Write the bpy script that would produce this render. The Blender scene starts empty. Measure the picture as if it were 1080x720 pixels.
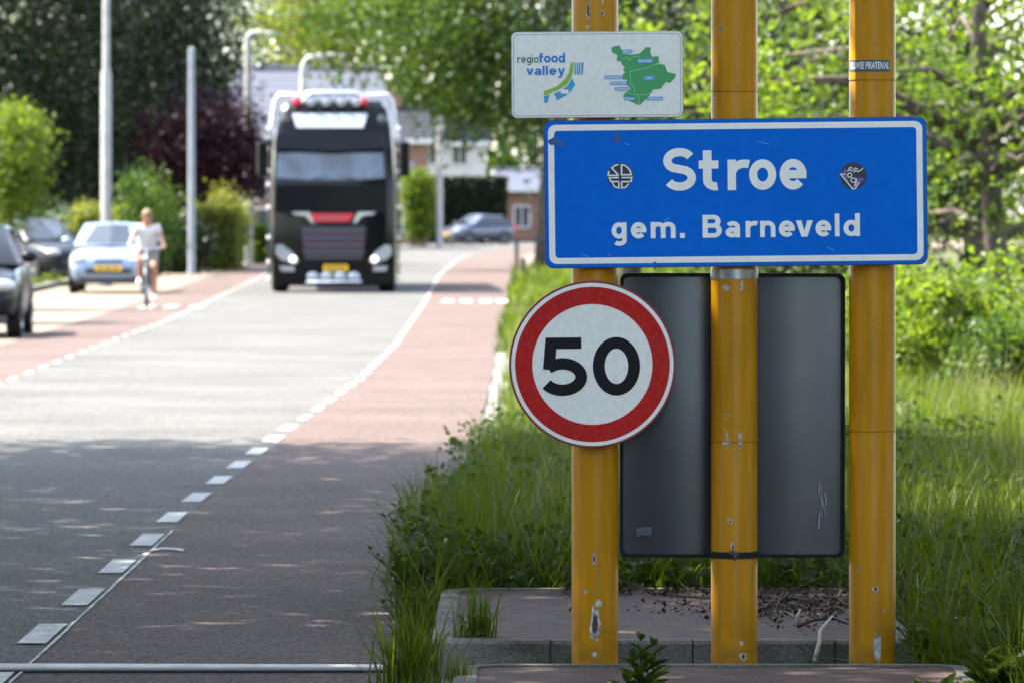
import bpy, bmesh, math, random
import numpy as np
from mathutils import Vector, Matrix
R = math.radians
scn = bpy.context.scene
COL = scn.collection

# ------------------------------------------------------------------ camera, sky, sun, exposure
F = 5800.0; EYE = 1.63; PX0 = 540.0; PY0 = 222.0       # focal length in photo pixels, eye height, horizon row
cam = bpy.data.cameras.new('camera'); camo = bpy.data.objects.new('camera', cam); COL.objects.link(camo)
camo.location = (0, 0, EYE); camo.rotation_euler = (R(90), 0, 0)
cam.sensor_width = 36; cam.sensor_fit = 'HORIZONTAL'; cam.lens = F/1080*36
cam.shift_y = -(360-PY0)/1080
cam.clip_start = 0.5; cam.clip_end = 3000
cam.dof.use_dof = True; cam.dof.focus_distance = 18.6; cam.dof.aperture_fstop = 8.0
scn.camera = camo

SUN_EL = 56.0; SUN_AZ = (-0.95, 0.31)
w = bpy.data.worlds.new('World'); scn.world = w; w.use_nodes = True
nt = w.node_tree; bg = nt.nodes['Background']
sky = nt.nodes.new('ShaderNodeTexSky'); sky.sky_type = 'NISHITA'; sky.sun_disc = False
sky.sun_elevation = R(SUN_EL); sky.sun_rotation = math.atan2(SUN_AZ[0], SUN_AZ[1])
sky.dust_density = 1.5; sky.air_density = 1.0
hs = nt.nodes.new('ShaderNodeHueSaturation'); hs.inputs['Saturation'].default_value = .72   # thin summer haze: a paler sky
nt.links.new(sky.outputs[0], hs.inputs['Color']); nt.links.new(hs.outputs[0], bg.inputs[0]); bg.inputs[1].default_value = 0.15
sl = bpy.data.lights.new('sun', 'SUN'); sl.energy = 4.3; sl.angle = R(0.53); sl.color = (1.0, 0.93, 0.82)
so = bpy.data.objects.new('sun', sl); COL.objects.link(so)
hv = Vector((SUN_AZ[0], SUN_AZ[1], 0)).normalized()*math.cos(R(SUN_EL)); sd = Vector((hv.x, hv.y, math.sin(R(SUN_EL))))
so.rotation_euler = sd.to_track_quat('Z', 'Y').to_euler(); so.location = (-20, 10, 40)
vs = scn.view_settings; vs.view_transform = 'Standard'; vs.look = 'None'; vs.gamma = 1; vs.use_curve_mapping = False
vs.exposure = 2.62
scn.render.engine = 'CYCLES'
cy = scn.cycles
cy.use_denoising = True; cy.max_bounces = 7; cy.diffuse_bounces = 4; cy.glossy_bounces = 3; cy.transmission_bounces = 4
cy.transparent_max_bounces = 6; cy.caustics_reflective = False; cy.caustics_refractive = False
cy.sample_clamp_indirect = 8

# ------------------------------------------------------------------ helpers
def gd(py, z=0.0): return F*(EYE-z)/(py-PY0)             # distance of a ground point seen at row py
def wx(px, d): return (px-PX0)*d/F
def wz(py, d): return EYE-(py-PY0)*d/F
def P(px, py, d): return Vector((wx(px, d), d, wz(py, d)))

class MB:
    def __init__(s): s.v = []; s.f = []; s.m = []
    def add(s, vs, fs, m=0):
        o = len(s.v); s.v += [tuple(v) for v in vs]
        s.f += [tuple(i+o for i in f) for f in fs]; s.m += [m]*len(fs); return s
    def box(s, c, d, rz=0, m=0, taper=1.0, rx=0):
        M = Matrix.Translation(c) @ Matrix.Rotation(rz, 4, 'Z') @ Matrix.Rotation(rx, 4, 'X')
        vs = []
        for z in (-.5, .5):
            t = taper if z > 0 else 1
            for x, y in ((-.5, -.5), (.5, -.5), (.5, .5), (-.5, .5)): vs.append(M @ Vector((x*d[0]*t, y*d[1]*t, z*d[2])))
        return s.add(vs, [(3, 2, 1, 0), (4, 5, 6, 7), (0, 1, 5, 4), (1, 2, 6, 5), (2, 3, 7, 6), (3, 0, 4, 7)], m)
    def tube(s, pts, rad, n=10, m=0, cap=True):
        pts = [Vector(p) for p in pts]; k = len(pts)
        if not hasattr(rad, '__len__'): rad = [rad]*k
        vs = []; pu = None
        for i, p in enumerate(pts):
            t = (pts[min(i+1, k-1)]-pts[max(i-1, 0)])
            t = t.normalized() if t.length > 1e-9 else Vector((0, 0, 1))
            if pu is None: u = t.orthogonal().normalized()
            else:
                u = pu-t*pu.dot(t); u = u.normalized() if u.length > 1e-6 else t.orthogonal().normalized()
            pu = u; q = t.cross(u)
            for j in range(n):
                a = 2*math.pi*j/n; vs.append(p+(u*math.cos(a)+q*math.sin(a))*rad[i])
        fs = [(i*n+j, i*n+(j+1) % n, (i+1)*n+(j+1) % n, (i+1)*n+j) for i in range(k-1) for j in range(n)]
        if cap: fs += [tuple(range(n))[::-1], tuple(range((k-1)*n, k*n))]
        return s.add(vs, fs, m)
    def lathe(s, prof, M=None, n=24, m=0):                # prof = [(r, z)], about Z
        M = M or Matrix()
        vs = [M @ Vector((r*math.cos(2*math.pi*j/n), r*math.sin(2*math.pi*j/n), z)) for r, z in prof for j in range(n)]
        k = len(prof)
        fs = [(i*n+j, i*n+(j+1) % n, (i+1)*n+(j+1) % n, (i+1)*n+j) for i in range(k-1) for j in range(n)]
        return s.add(vs, fs, m)
    def ball(s, c, r, n=12, m=0, M=None):
        r = (r, r, r) if not hasattr(r, '__len__') else r
        prof = [(math.sin(math.pi*i/n), -math.cos(math.pi*i/n)) for i in range(n+1)]
        prof[0] = (1e-4, -1); prof[-1] = (1e-4, 1)
        T = Matrix.Translation(c) @ (M or Matrix()) @ Matrix.Diagonal((r[0], r[1], r[2], 1))
        return s.lathe(prof, T, n+4, m)
    def prism(s, poly, y0, y1, M=None, m=0):              # poly in local XZ, extruded along Y (y0 is the near side)
        M = M or Matrix(); n = len(poly)
        vs = [M @ Vector((x, y0, z)) for x, z in poly]+[M @ Vector((x, y1, z)) for x, z in poly]
        fs = [tuple(range(n)), tuple(range(2*n-1, n-1, -1))]+[(i+n, (i+1) % n+n, (i+1) % n, i) for i in range(n)]
        return s.add(vs, fs, m)
    def slab(s, poly, z0, z1, m=0):                       # poly in XY
        n = len(poly)
        vs = [(x, y, z0) for x, y in poly]+[(x, y, z1) for x, y in poly]
        return s.add(vs, [tuple(range(n))[::-1], tuple(range(n, 2*n))]+[(i, (i+1) % n, (i+1) % n+n, i+n) for i in range(n)], m)
    def ribbon(s, a, b, z, m=0):                          # sheet between two XY polylines
        n = len(a); vs = [(x, y, z) for x, y in a]+[(x, y, z) for x, y in b]
        return s.add(vs, [(i, n+i, n+i+1, i+1) for i in range(n-1)], m)
    def build(s, name, mat, parent=None, smooth=None, bevel=0, sub=0):
        me = bpy.data.meshes.new(name); me.from_pydata(s.v, [], s.f)
        mats = mat if isinstance(mat, (list, tuple)) else [mat]
        for x in mats: me.materials.append(x)
        if len(mats) > 1: me.polygons.foreach_set('material_index', s.m)
        bm = bmesh.new(); bm.from_mesh(me); bmesh.ops.recalc_face_normals(bm, faces=bm.faces); bm.to_mesh(me); bm.free()
        o = bpy.data.objects.new(name, me); COL.objects.link(o)
        if parent: o.parent = parent
        if bevel:
            b = o.modifiers.new('bevel', 'BEVEL'); b.width = bevel; b.segments = 2; b.limit_method = 'ANGLE'; b.angle_limit = R(40)
        if sub:
            b = o.modifiers.new('sub', 'SUBSURF'); b.levels = sub; b.render_levels = sub
        if smooth is not None or sub:
            me.polygons.foreach_set('use_smooth', [True]*len(me.polygons))
            if smooth is not None and smooth < 180:
                try: me.set_sharp_from_angle(angle=R(smooth))
                except Exception: pass
        me.update(); return o

def tag(o, label=None, cat=None, group=None, kind=None):
    if label: o['label'] = label
    if cat: o['category'] = cat
    if group: o['group'] = group
    if kind: o['kind'] = kind
    return o
def empty(name, loc, rz, label, cat, group=None):
    o = bpy.data.objects.new(name, None); COL.objects.link(o); o.location = loc; o.rotation_euler = (0, 0, rz)
    o.empty_display_size = .1
    return tag(o, label, cat, group)
def struct(o, label=None, cat=None): return tag(o, label, cat, kind='structure')

# ------------------------------------------------------------------ materials
def rgb(r, g, b): return (r, g, b, 1)
def mat(name, col, rough=.5, metal=0, spec=.5, coat=0, noise=None, bump=None, emit=None, alpha=None):
    """noise=(scale, other colour, amount[, contrast]); bump=(scale, strength)"""
    m = bpy.data.materials.new(name); m.use_nodes = True; t = m.node_tree; b = t.nodes['Principled BSDF']
    b.inputs['Base Color'].default_value = rgb(*col); b.inputs['Roughness'].default_value = rough
    b.inputs['Metallic'].default_value = metal; b.inputs['Specular IOR Level'].default_value = spec
    b.inputs['Coat Weight'].default_value = coat; b.inputs['Coat Roughness'].default_value = .08
    tc = t.nodes.new('ShaderNodeTexCoord')
    if noise:
        src = None
        for i, nz in enumerate(noise if isinstance(noise, list) else [noise]):
            n = t.nodes.new('ShaderNodeTexNoise'); n.inputs['Scale'].default_value = nz[0]; n.inputs['Detail'].default_value = 6
            t.links.new(tc.outputs['Object'], n.inputs['Vector'])
            c = nz[3] if len(nz) > 3 else .15
            mr = t.nodes.new('ShaderNodeMapRange'); mr.inputs[1].default_value = .5-c; mr.inputs[2].default_value = .5+c
            mr.inputs[3].default_value = 0; mr.inputs[4].default_value = nz[2]
            t.links.new(n.outputs['Fac'], mr.inputs[0])
            mx = t.nodes.new('ShaderNodeMix'); mx.data_type = 'RGBA'
            t.links.new(mr.outputs[0], mx.inputs['Factor'])
            if src is None: mx.inputs['A'].default_value = rgb(*col)
            else: t.links.new(src, mx.inputs['A'])
            mx.inputs['B'].default_value = rgb(*nz[1]); src = mx.outputs['Result']
        t.links.new(src, b.inputs['Base Color'])
    if bump:
        n = t.nodes.new('ShaderNodeTexNoise'); n.inputs['Scale'].default_value = bump[0]; n.inputs['Detail'].default_value = 4
        t.links.new(tc.outputs['Object'], n.inputs['Vector'])
        bp = t.nodes.new('ShaderNodeBump'); bp.inputs['Strength'].default_value = bump[1]; bp.inputs['Distance'].default_value = .01
        t.links.new(n.outputs['Fac'], bp.inputs['Height']); t.links.new(bp.outputs[0], b.inputs['Normal'])
    if emit:
        b.inputs['Emission Color'].default_value = rgb(*emit[0]); b.inputs['Emission Strength'].default_value = emit[1]
    return m

def leafmat(name, c1, c2, trans, tw=.45, rough=.45):
    """leaf: two leaf colours mixed per leaf, light shining through"""
    m = bpy.data.materials.new(name); m.use_nodes = True; t = m.node_tree; b = t.nodes['Principled BSDF']
    at = t.nodes.new('ShaderNodeAttribute'); at.attribute_name = 'v'
    mx = t.nodes.new('ShaderNodeMix'); mx.data_type = 'RGBA'
    mx.inputs['A'].default_value = rgb(*c1); mx.inputs['B'].default_value = rgb(*c2)
    t.links.new(at.outputs['Fac'], mx.inputs['Factor']); t.links.new(mx.outputs['Result'], b.inputs['Base Color'])
    b.inputs['Roughness'].default_value = rough; b.inputs['Specular IOR Level'].default_value = .16
    tr = t.nodes.new('ShaderNodeBsdfTranslucent')
    m2 = t.nodes.new('ShaderNodeMix'); m2.data_type = 'RGBA'
    m2.inputs['A'].default_value = rgb(trans[0]*.30, trans[1]*.38, trans[2]*.4); m2.inputs['B'].default_value = rgb(*trans)
    t.links.new(at.outputs['Fac'], m2.inputs['Factor']); t.links.new(m2.outputs['Result'], tr.inputs[0])
    ms = t.nodes.new('ShaderNodeMixShader'); ms.inputs[0].default_value = tw
    t.links.new(b.outputs[0], ms.inputs[1]); t.links.new(tr.outputs[0], ms.inputs[2])
    t.links.new(ms.outputs[0], t.nodes['Material Output'].inputs[0]); return m

def brickmat(name, c1, c2, mortar, scale, rw=.5, rh=.25, rot=(0, 0, 0), msize=.02, bump=.3, rough=.85):
    m = bpy.data.materials.new(name); m.use_nodes = True; t = m.node_tree; b = t.nodes['Principled BSDF']
    tc = t.nodes.new('ShaderNodeTexCoord'); mp = t.nodes.new('ShaderNodeMapping'); mp.inputs['Rotation'].default_value = rot
    br = t.nodes.new('ShaderNodeTexBrick'); br.inputs['Scale'].default_value = scale
    br.inputs['Color1'].default_value = rgb(*c1); br.inputs['Color2'].default_value = rgb(*c2); br.inputs['Mortar'].default_value = rgb(*mortar)
    br.inputs['Brick Width'].default_value = rw; br.inputs['Row Height'].default_value = rh; br.inputs['Mortar Size'].default_value = msize
    t.links.new(tc.outputs['Object'], mp.inputs[0]); t.links.new(mp.outputs[0], br.inputs['Vector'])
    n = t.nodes.new('ShaderNodeTexNoise'); n.inputs['Scale'].default_value = 9; n.inputs['Detail'].default_value = 6
    t.links.new(tc.outputs['Object'], n.inputs['Vector'])
    mx = t.nodes.new('ShaderNodeMix'); mx.data_type = 'RGBA'; mx.blend_type = 'MULTIPLY'; mx.inputs['Factor'].default_value = .55
    mr = t.nodes.new('ShaderNodeMapRange'); mr.inputs[1].default_value = .3; mr.inputs[2].default_value = .7; mr.inputs[3].default_value = .45; mr.inputs[4].default_value = 1.25
    t.links.new(n.outputs['Fac'], mr.inputs[0])
    t.links.new(br.outputs['Color'], mx.inputs['A']); t.links.new(mr.outputs[0], mx.inputs['B'])
    t.links.new(mx.outputs['Result'], b.inputs['Base Color']); b.inputs['Roughness'].default_value = rough; b.inputs['Specular IOR Level'].default_value = .12
    bp = t.nodes.new('ShaderNodeBump'); bp.inputs['Strength'].default_value = bump; bp.inputs['Distance'].default_value = .01; bp.invert = True
    t.links.new(br.outputs['Fac'], bp.inputs['Height']); t.links.new(bp.outputs[0], b.inputs['Normal']); return m

def groundmat(name, col, grain, big, rough=.9, spec=.1, bumpS=.6):
    """aggregate surface: fine stone speckle + wide worn patches + bump. grain=(scale, dark, light), big=(scale, colour, amount)"""
    m = bpy.data.materials.new(name); m.use_nodes = True; t = m.node_tree; b = t.nodes['Principled BSDF']
    tc = t.nodes.new('ShaderNodeTexCoord')
    v = t.nodes.new('ShaderNodeTexVoronoi'); v.inputs['Scale'].default_value = grain[0]
    n = t.nodes.new('ShaderNodeTexNoise'); n.inputs['Scale'].default_value = grain[0]*.5; n.inputs['Detail'].default_value = 5
    g = t.nodes.new('ShaderNodeTexNoise'); g.inputs['Scale'].default_value = big[0]; g.inputs['Detail'].default_value = 7
    for q in (v, n, g): t.links.new(tc.outputs['Object'], q.inputs['Vector'])
    mr = t.nodes.new('ShaderNodeMapRange'); mr.inputs[1].default_value = .1; mr.inputs[2].default_value = .9; mr.inputs[3].default_value = grain[1]; mr.inputs[4].default_value = grain[2]
    sp = t.nodes.new('ShaderNodeSeparateColor'); t.links.new(v.outputs['Color'], sp.inputs[0]); t.links.new(sp.outputs[0], mr.inputs[0])
    mg = t.nodes.new('ShaderNodeMapRange'); mg.inputs[1].default_value = .35; mg.inputs[2].default_value = .68; mg.inputs[4].default_value = big[2]
    t.links.new(g.outputs['Fac'], mg.inputs[0])
    mx = t.nodes.new('ShaderNodeMix'); mx.data_type = 'RGBA'; mx.inputs['A'].default_value = rgb(*col); mx.inputs['B'].default_value = rgb(*big[1])
    t.links.new(mg.outputs[0], mx.inputs['Factor'])
    m2 = t.nodes.new('ShaderNodeMix'); m2.data_type = 'RGBA'; m2.blend_type = 'MULTIPLY'; m2.inputs['Factor'].default_value = 1
    t.links.new(mx.outputs['Result'], m2.inputs['A']); t.links.new(mr.outputs[0], m2.inputs['B'])
    t.links.new(m2.outputs['Result'], b.inputs['Base Color'])
    b.inputs['Roughness'].default_value = rough; b.inputs['Specular IOR Level'].default_value = spec
    bp = t.nodes.new('ShaderNodeBump'); bp.inputs['Strength'].default_value = bumpS; bp.inputs['Distance'].default_value = .004
    t.links.new(n.outputs['Fac'], bp.inputs['Height']); t.links.new(bp.outputs[0], b.inputs['Normal']); return m

M = {}
M['asphalt'] = groundmat('asphalt', (.083, .081, .075), (95, .30, 1.8), (.5, (.060, .059, .056), .95))
M['red_asphalt'] = groundmat('red_asphalt', (.088, .064, .055), (95, .30, 1.8), (.7, (.066, .048, .043), .95))
M['paving'] = brickmat('paving', (.16, .13, .095), (.20, .165, .12), (.10, .085, .06), 4.0, .5, .25)
M['ground'] = mat('ground', (.06, .06, .025), .95, spec=.05, noise=[(.35, (.11, .095, .055), .8), (3., (.05, .075, .02), .7)], bump=(6, .6))
M['marking'] = mat('marking', (.60, .60, .58), .8, spec=.2, noise=[(9, (.30, .30, .29), .65), (70, (.22, .22, .22), .75, .12)], bump=(120, .3))
M['kerb'] = groundmat('kerb', (.185, .18, .165), (160, .72, 1.2), (3.5, (.075, .075, .062), .9), bumpS=.8)
M['island_brick'] = brickmat('island_brick', (.085, .056, .048), (.108, .073, .063), (.06, .048, .04), 4.6, .48, .24, msize=.012, bump=.35)
M['yellow'] = None
M['blue'] = mat('blue', (.003, .138, .64), .5, spec=.06, noise=[(2.5, (.001, .155, .74), .7), (26, (.001, .122, .62), .45)])
M['sign_white'] = mat('sign_white', (.90, .88, .85), .5, spec=.2, noise=[(3, (.80, .79, .76), .6), (45, (.72, .70, .66), .35, .1)])
M['sign_letter'] = mat('sign_letter', (.92, .90, .87), .5, spec=.2, noise=(20, (.80, .79, .77), .5))
M['sign_red'] = mat('sign_red', (.50, .008, .008), .5, spec=.15, noise=[(8, (.38, .012, .014), .6), (60, (.42, .05, .04), .3, .08)])
M['sign_black'] = mat('sign_black', (.008, .009, .011), .5, spec=.15)
M['sign_rim'] = mat('sign_rim', (.20, .012, .018), .4)
M['blue_rim'] = mat('blue_rim', (.01, .045, .20), .4)
M['thin_grey'] = mat('thin_grey', (.33, .36, .41), .5)
M['galv'] = mat('galv', (.42, .43, .45), .38, metal=.85, noise=(25, (.25, .26, .28), .7), bump=(60, .1))
M['panel'] = mat('panel', (.088, .102, .128), .27, metal=.8, noise=[(2.2, (.058, .069, .09), .8), (30, (.07, .076, .086), .5)])
M['panel_rim'] = mat('panel_rim', (.012, .013, .015), .5, spec=.2)
M['chip'] = mat('chip', (.52, .53, .54), .5, noise=(60, (.16, .12, .09), .9))
M['rust'] = mat('rust', (.05, .03, .02), .8, noise=(80, (.12, .06, .03), .8))
M['rubber'] = mat('rubber', (.012, .012, .012), .75)
M['tyre'] = mat('tyre', (.018, .018, .019), .8, bump=(40, .3))
M['strip'] = mat('strip', (.66, .65, .63), .5, noise=(8, (.48, .48, .47), .8))
M['bark'] = mat('bark', (.10, .075, .055), .95, noise=(9, (.045, .035, .028), .9), bump=(14, 1.0))
M['bark_pale'] = mat('bark_pale', (.20, .17, .13), .95, noise=(6, (.09, .07, .05), .9), bump=(14, 1.0))
M['twig_pale'] = mat('twig_pale', (.42, .38, .34), .9, noise=(30, (.22, .19, .17), .8), bump=(60, .5))
M['twig_dark'] = mat('twig_dark', (.035, .026, .02), .95)
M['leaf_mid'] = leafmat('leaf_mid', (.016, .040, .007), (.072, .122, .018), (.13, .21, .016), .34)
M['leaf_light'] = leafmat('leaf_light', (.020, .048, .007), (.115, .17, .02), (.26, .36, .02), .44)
M['leaf_dark'] = leafmat('leaf_dark', (.004, .009, .003), (.017, .028, .009), (.018, .034, .006), .2)  # near-black leaves: the shade on the trees is put into the leaf colour
M['leaf_plum'] = leafmat('leaf_plum', (.018, .007, .013), (.038, .014, .022), (.045, .009, .014), .28)
M['leaf_yellow'] = leafmat('leaf_yellow', (.11, .13, .02), (.15, .16, .03), (.28, .30, .03), .5)
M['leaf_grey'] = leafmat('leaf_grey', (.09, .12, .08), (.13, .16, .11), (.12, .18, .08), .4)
M['leaf_shade'] = leafmat('leaf_shade', (.04, .085, .02), (.06, .115, .025), (.10, .18, .02), .35)
M['grass'] = leafmat('grass', (.013, .028, .003), (.072, .104, .007), (.16, .225, .004), .40, .5)
M['grass_dry'] = leafmat('grass_dry', (.18, .19, .06), (.25, .23, .10), (.3, .3, .08), .4, .6)
M['weed'] = leafmat('weed', (.016, .034, .006), (.050, .085, .012), (.10, .16, .01), .3, .55)
M['litter'] = leafmat('litter', (.035, .025, .018), (.09, .065, .045), (.04, .03, .02), .1, .8)
M['flower'] = leafmat('flower', (.55, .50, .42), (.45, .42, .30), (.4, .4, .3), .3)
M['brick'] = brickmat('brick', (.19, .085, .055), (.24, .11, .07), (.22, .2, .18), 4.5, .5, .22, rot=(R(90), 0, 0))
M['render_white'] = mat('render_white', (.45, .44, .41), .85, noise=(2, (.36, .35, .32), .6))
M['trim_white'] = mat('trim_white', (.50, .50, .49), .5)
M['tile_grey'] = None
M['tile_dark'] = mat('tile_dark', (.020, .023, .028), .85, spec=.1, noise=(5, (.013, .015, .02), .8))
M['window'] = mat('window', (.03, .035, .04), .08, spec=.8)
M['concrete'] = mat('concrete', (.33, .325, .305), .8, noise=(5, (.23, .225, .21), .8))
M['post_grey'] = mat('post_grey', (.22, .24, .26), .7, noise=(6, (.16, .17, .18), .7))
M['lamp_metal'] = mat('lamp_metal', (.50, .50, .49), .5, metal=.3)
M['lamp_glass'] = mat('lamp_glass', (.7, .7, .68), .3)
M['wood'] = mat('wood', (.11, .075, .05), .9, noise=(10, (.06, .04, .03), .8), bump=(20, .6))
M['wood_dark'] = mat('wood_dark', (.025, .026, .03), .8)
M['paint_blue'] = mat('paint_blue', (.155, .215, .32), .3, coat=1, metal=.45)
M['paint_black'] = mat('paint_black', (.006, .007, .009), .25, spec=.12, coat=.1)
M['paint_grey'] = mat('paint_grey', (.012, .013, .017), .35, spec=.2, coat=.1)
M['paint_navy'] = mat('paint_navy', (.022, .032, .065), .3, coat=1, metal=.3)
M['truck_paint'] = mat('truck_paint', (.002, .0025, .004), .22, spec=.12, coat=.2)
M['glass'] = mat('glass', (.012, .016, .022), .04, spec=.9)
M['truck_glass'] = mat('truck_glass', (.055, .08, .115), .05, spec=1.0, noise=(1.3, (.008, .012, .014), .95, .08))  # pale sky and dark tree reflections painted into the windscreen colour
M['grille_metal'] = mat('grille_metal', (.055, .055, .085), .3, metal=.5)
M['chrome'] = mat('chrome', (.75, .76, .78), .16, metal=1)
M['headlamp'] = mat('headlamp', (.36, .38, .40), .12, metal=.5)
M['lit_lamp'] = mat('lit_lamp', (.9, .9, .88), .3, emit=((1, .97, .9), .45))
M['sign_box'] = mat('sign_box', (.42, .46, .50), .4)
M['truck_red'] = mat('truck_red', (.45, .012, .02), .35)
M['badge_grey'] = mat('badge_grey', (.25, .05, .06), .4)
M['red_lamp'] = mat('red_lamp', (.6, .01, .03), .3)
M['orange_lamp'] = mat('orange_lamp', (.75, .28, .01), .3)
M['plate'] = mat('plate', (.72, .42, .01), .45)
M['plastic'] = mat('plastic', (.02, .021, .023), .55)
M['skin'] = mat('skin', (.36, .18, .115), .55, noise=(14, (.32, .15, .095), .5))
M['shirt'] = mat('shirt', (.54, .51, .49), .85, noise=(9, (.40, .38, .36), .7), bump=(12, .5))
M['shorts'] = mat('shorts', (.20, .165, .15), .9, noise=(11, (.15, .12, .11), .6), bump=(12, .5))
M['hair'] = mat('hair', (.22, .15, .08), .7, noise=(30, (.13, .085, .045), .8))
M['shoe'] = mat('shoe', (.70, .70, .68), .7)
M['eye'] = mat('eye', (.03, .02, .015), .3)
M['lip'] = mat('lip', (.36, .12, .10), .5)
M['bike'] = mat('bike', (.03, .033, .04), .4, metal=.3)
M['map_green'] = mat('map_green', (.045, .33, .11), .5)
M['map_line'] = mat('map_line', (.20, .55, .28), .5)
M['map_label'] = mat('map_label', (.13, .36, .70), .5)
M['map_text'] = mat('map_text', (.72, .80, .90), .5)
M['logo_green'] = mat('logo_green', (.28, .47, .03), .5)
M['logo_blue'] = mat('logo_blue', (.01, .18, .58), .5)
M['logo_teal'] = mat('logo_teal', (.03, .32, .66), .5)
M['logo_darkgreen'] = mat('logo_darkgreen', (.015, .16, .13), .5)
M['sticker_violet'] = mat('sticker_violet', (.18, .07, .36), .5)
M['sticker_dark'] = mat('sticker_dark', (.010, .010, .028), .45)
M['sticker_white'] = mat('sticker_white', (.72, .75, .80), .5)
M['sticker_slate'] = mat('sticker_slate', (.06, .085, .12), .5)
M['panel_sticker'] = mat('panel_sticker', (.05, .085, .15), .5, noise=(120, (.09, .10, .12), .9))
M['scuff'] = mat('scuff', (.012, .08, .36), .5, noise=(30, (.01, .055, .25), .6))

def make_yellow():
    m = bpy.data.materials.new('yellow'); m.use_nodes = True; t = m.node_tree; b = t.nodes['Principled BSDF']
    tc = t.nodes.new('ShaderNodeTexCoord'); mp = t.nodes.new('ShaderNodeMapping'); mp.inputs['Scale'].default_value = (1, 1, .12)
    t.links.new(tc.outputs['Object'], mp.inputs[0])
    n1 = t.nodes.new('ShaderNodeTexNoise'); n1.inputs['Scale'].default_value = 30; n1.inputs['Detail'].default_value = 6; t.links.new(mp.outputs[0], n1.inputs['Vector'])
    n2 = t.nodes.new('ShaderNodeTexNoise'); n2.inputs['Scale'].default_value = 55; n2.inputs['Detail'].default_value = 8; t.links.new(tc.outputs['Object'], n2.inputs['Vector'])
    r1 = t.nodes.new('ShaderNodeMapRange'); r1.inputs[1].default_value = .42; r1.inputs[2].default_value = .72; r1.inputs[4].default_value = .5; t.links.new(n1.outputs['Fac'], r1.inputs[0])
    r2 = t.nodes.new('ShaderNodeMapRange'); r2.inputs[1].default_value = .70; r2.inputs[2].default_value = .74; r2.inputs[4].default_value = .85; t.links.new(n2.outputs['Fac'], r2.inputs[0])
    # splash dirt near the foot
    sx = t.nodes.new('ShaderNodeSeparateXYZ'); t.links.new(tc.outputs['Object'], sx.inputs[0])
    r3 = t.nodes.new('ShaderNodeMapRange'); r3.inputs[1].default_value = .32; r3.inputs[2].default_value = .0; r3.inputs[4].default_value = .9; t.links.new(sx.outputs[2], r3.inputs[0])
    mu = t.nodes.new('ShaderNodeMath'); mu.operation = 'MULTIPLY'; t.links.new(r3.outputs[0], mu.inputs[0])
    n3 = t.nodes.new('ShaderNodeTexNoise'); n3.inputs['Scale'].default_value = 16; n3.inputs['Detail'].default_value = 8; t.links.new(tc.outputs['Object'], n3.inputs['Vector'])
    r4 = t.nodes.new('ShaderNodeMapRange'); r4.inputs[1].default_value = .38; r4.inputs[2].default_value = .7; t.links.new(n3.outputs['Fac'], r4.inputs[0]); t.links.new(r4.outputs[0], mu.inputs[1])
    prev = None
    for fac, c in ((r1, (.27, .118, .002)), (mu, (.16, .085, .02)), (r2, (.10, .055, .02))):
        x = t.nodes.new('ShaderNodeMix'); x.data_type = 'RGBA'; t.links.new(fac.outputs[0], x.inputs['Factor'])
        if prev is None: x.inputs['A'].default_value = rgb(.46, .208, .0006)
        else: t.links.new(prev, x.inputs['A'])
        x.inputs['B'].default_value = rgb(*c); prev = x.outputs['Result']
    t.links.new(prev, b.inputs['Base Color']); b.inputs['Roughness'].default_value = .38; b.inputs['Specular IOR Level'].default_value = .2
    bp = t.nodes.new('ShaderNodeBump'); bp.inputs['Strength'].default_value = .12; bp.inputs['Distance'].default_value = .004
    t.links.new(n2.outputs['Fac'], bp.inputs['Height']); t.links.new(bp.outputs[0], b.inputs['Normal']); return m
M['yellow'] = make_yellow()
def make_tile():
    m = bpy.data.materials.new('tile_grey'); m.use_nodes = True; t = m.node_tree; b = t.nodes['Principled BSDF']
    tc = t.nodes.new('ShaderNodeTexCoord'); wv = t.nodes.new('ShaderNodeTexWave'); wv.bands_direction = 'Z'; wv.inputs['Scale'].default_value = 1.0; wv.inputs['Distortion'].default_value = .3
    t.links.new(tc.outputs['Object'], wv.inputs['Vector'])
    x = t.nodes.new('ShaderNodeMix'); x.data_type = 'RGBA'; t.links.new(wv.outputs['Fac'], x.inputs['Factor'])
    x.inputs['A'].default_value = rgb(.020, .026, .044); x.inputs['B'].default_value = rgb(.038, .047, .075)
    t.links.new(x.outputs['Result'], b.inputs['Base Color']); b.inputs['Roughness'].default_value = .75; return m
M['tile_grey'] = make_tile()

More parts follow.
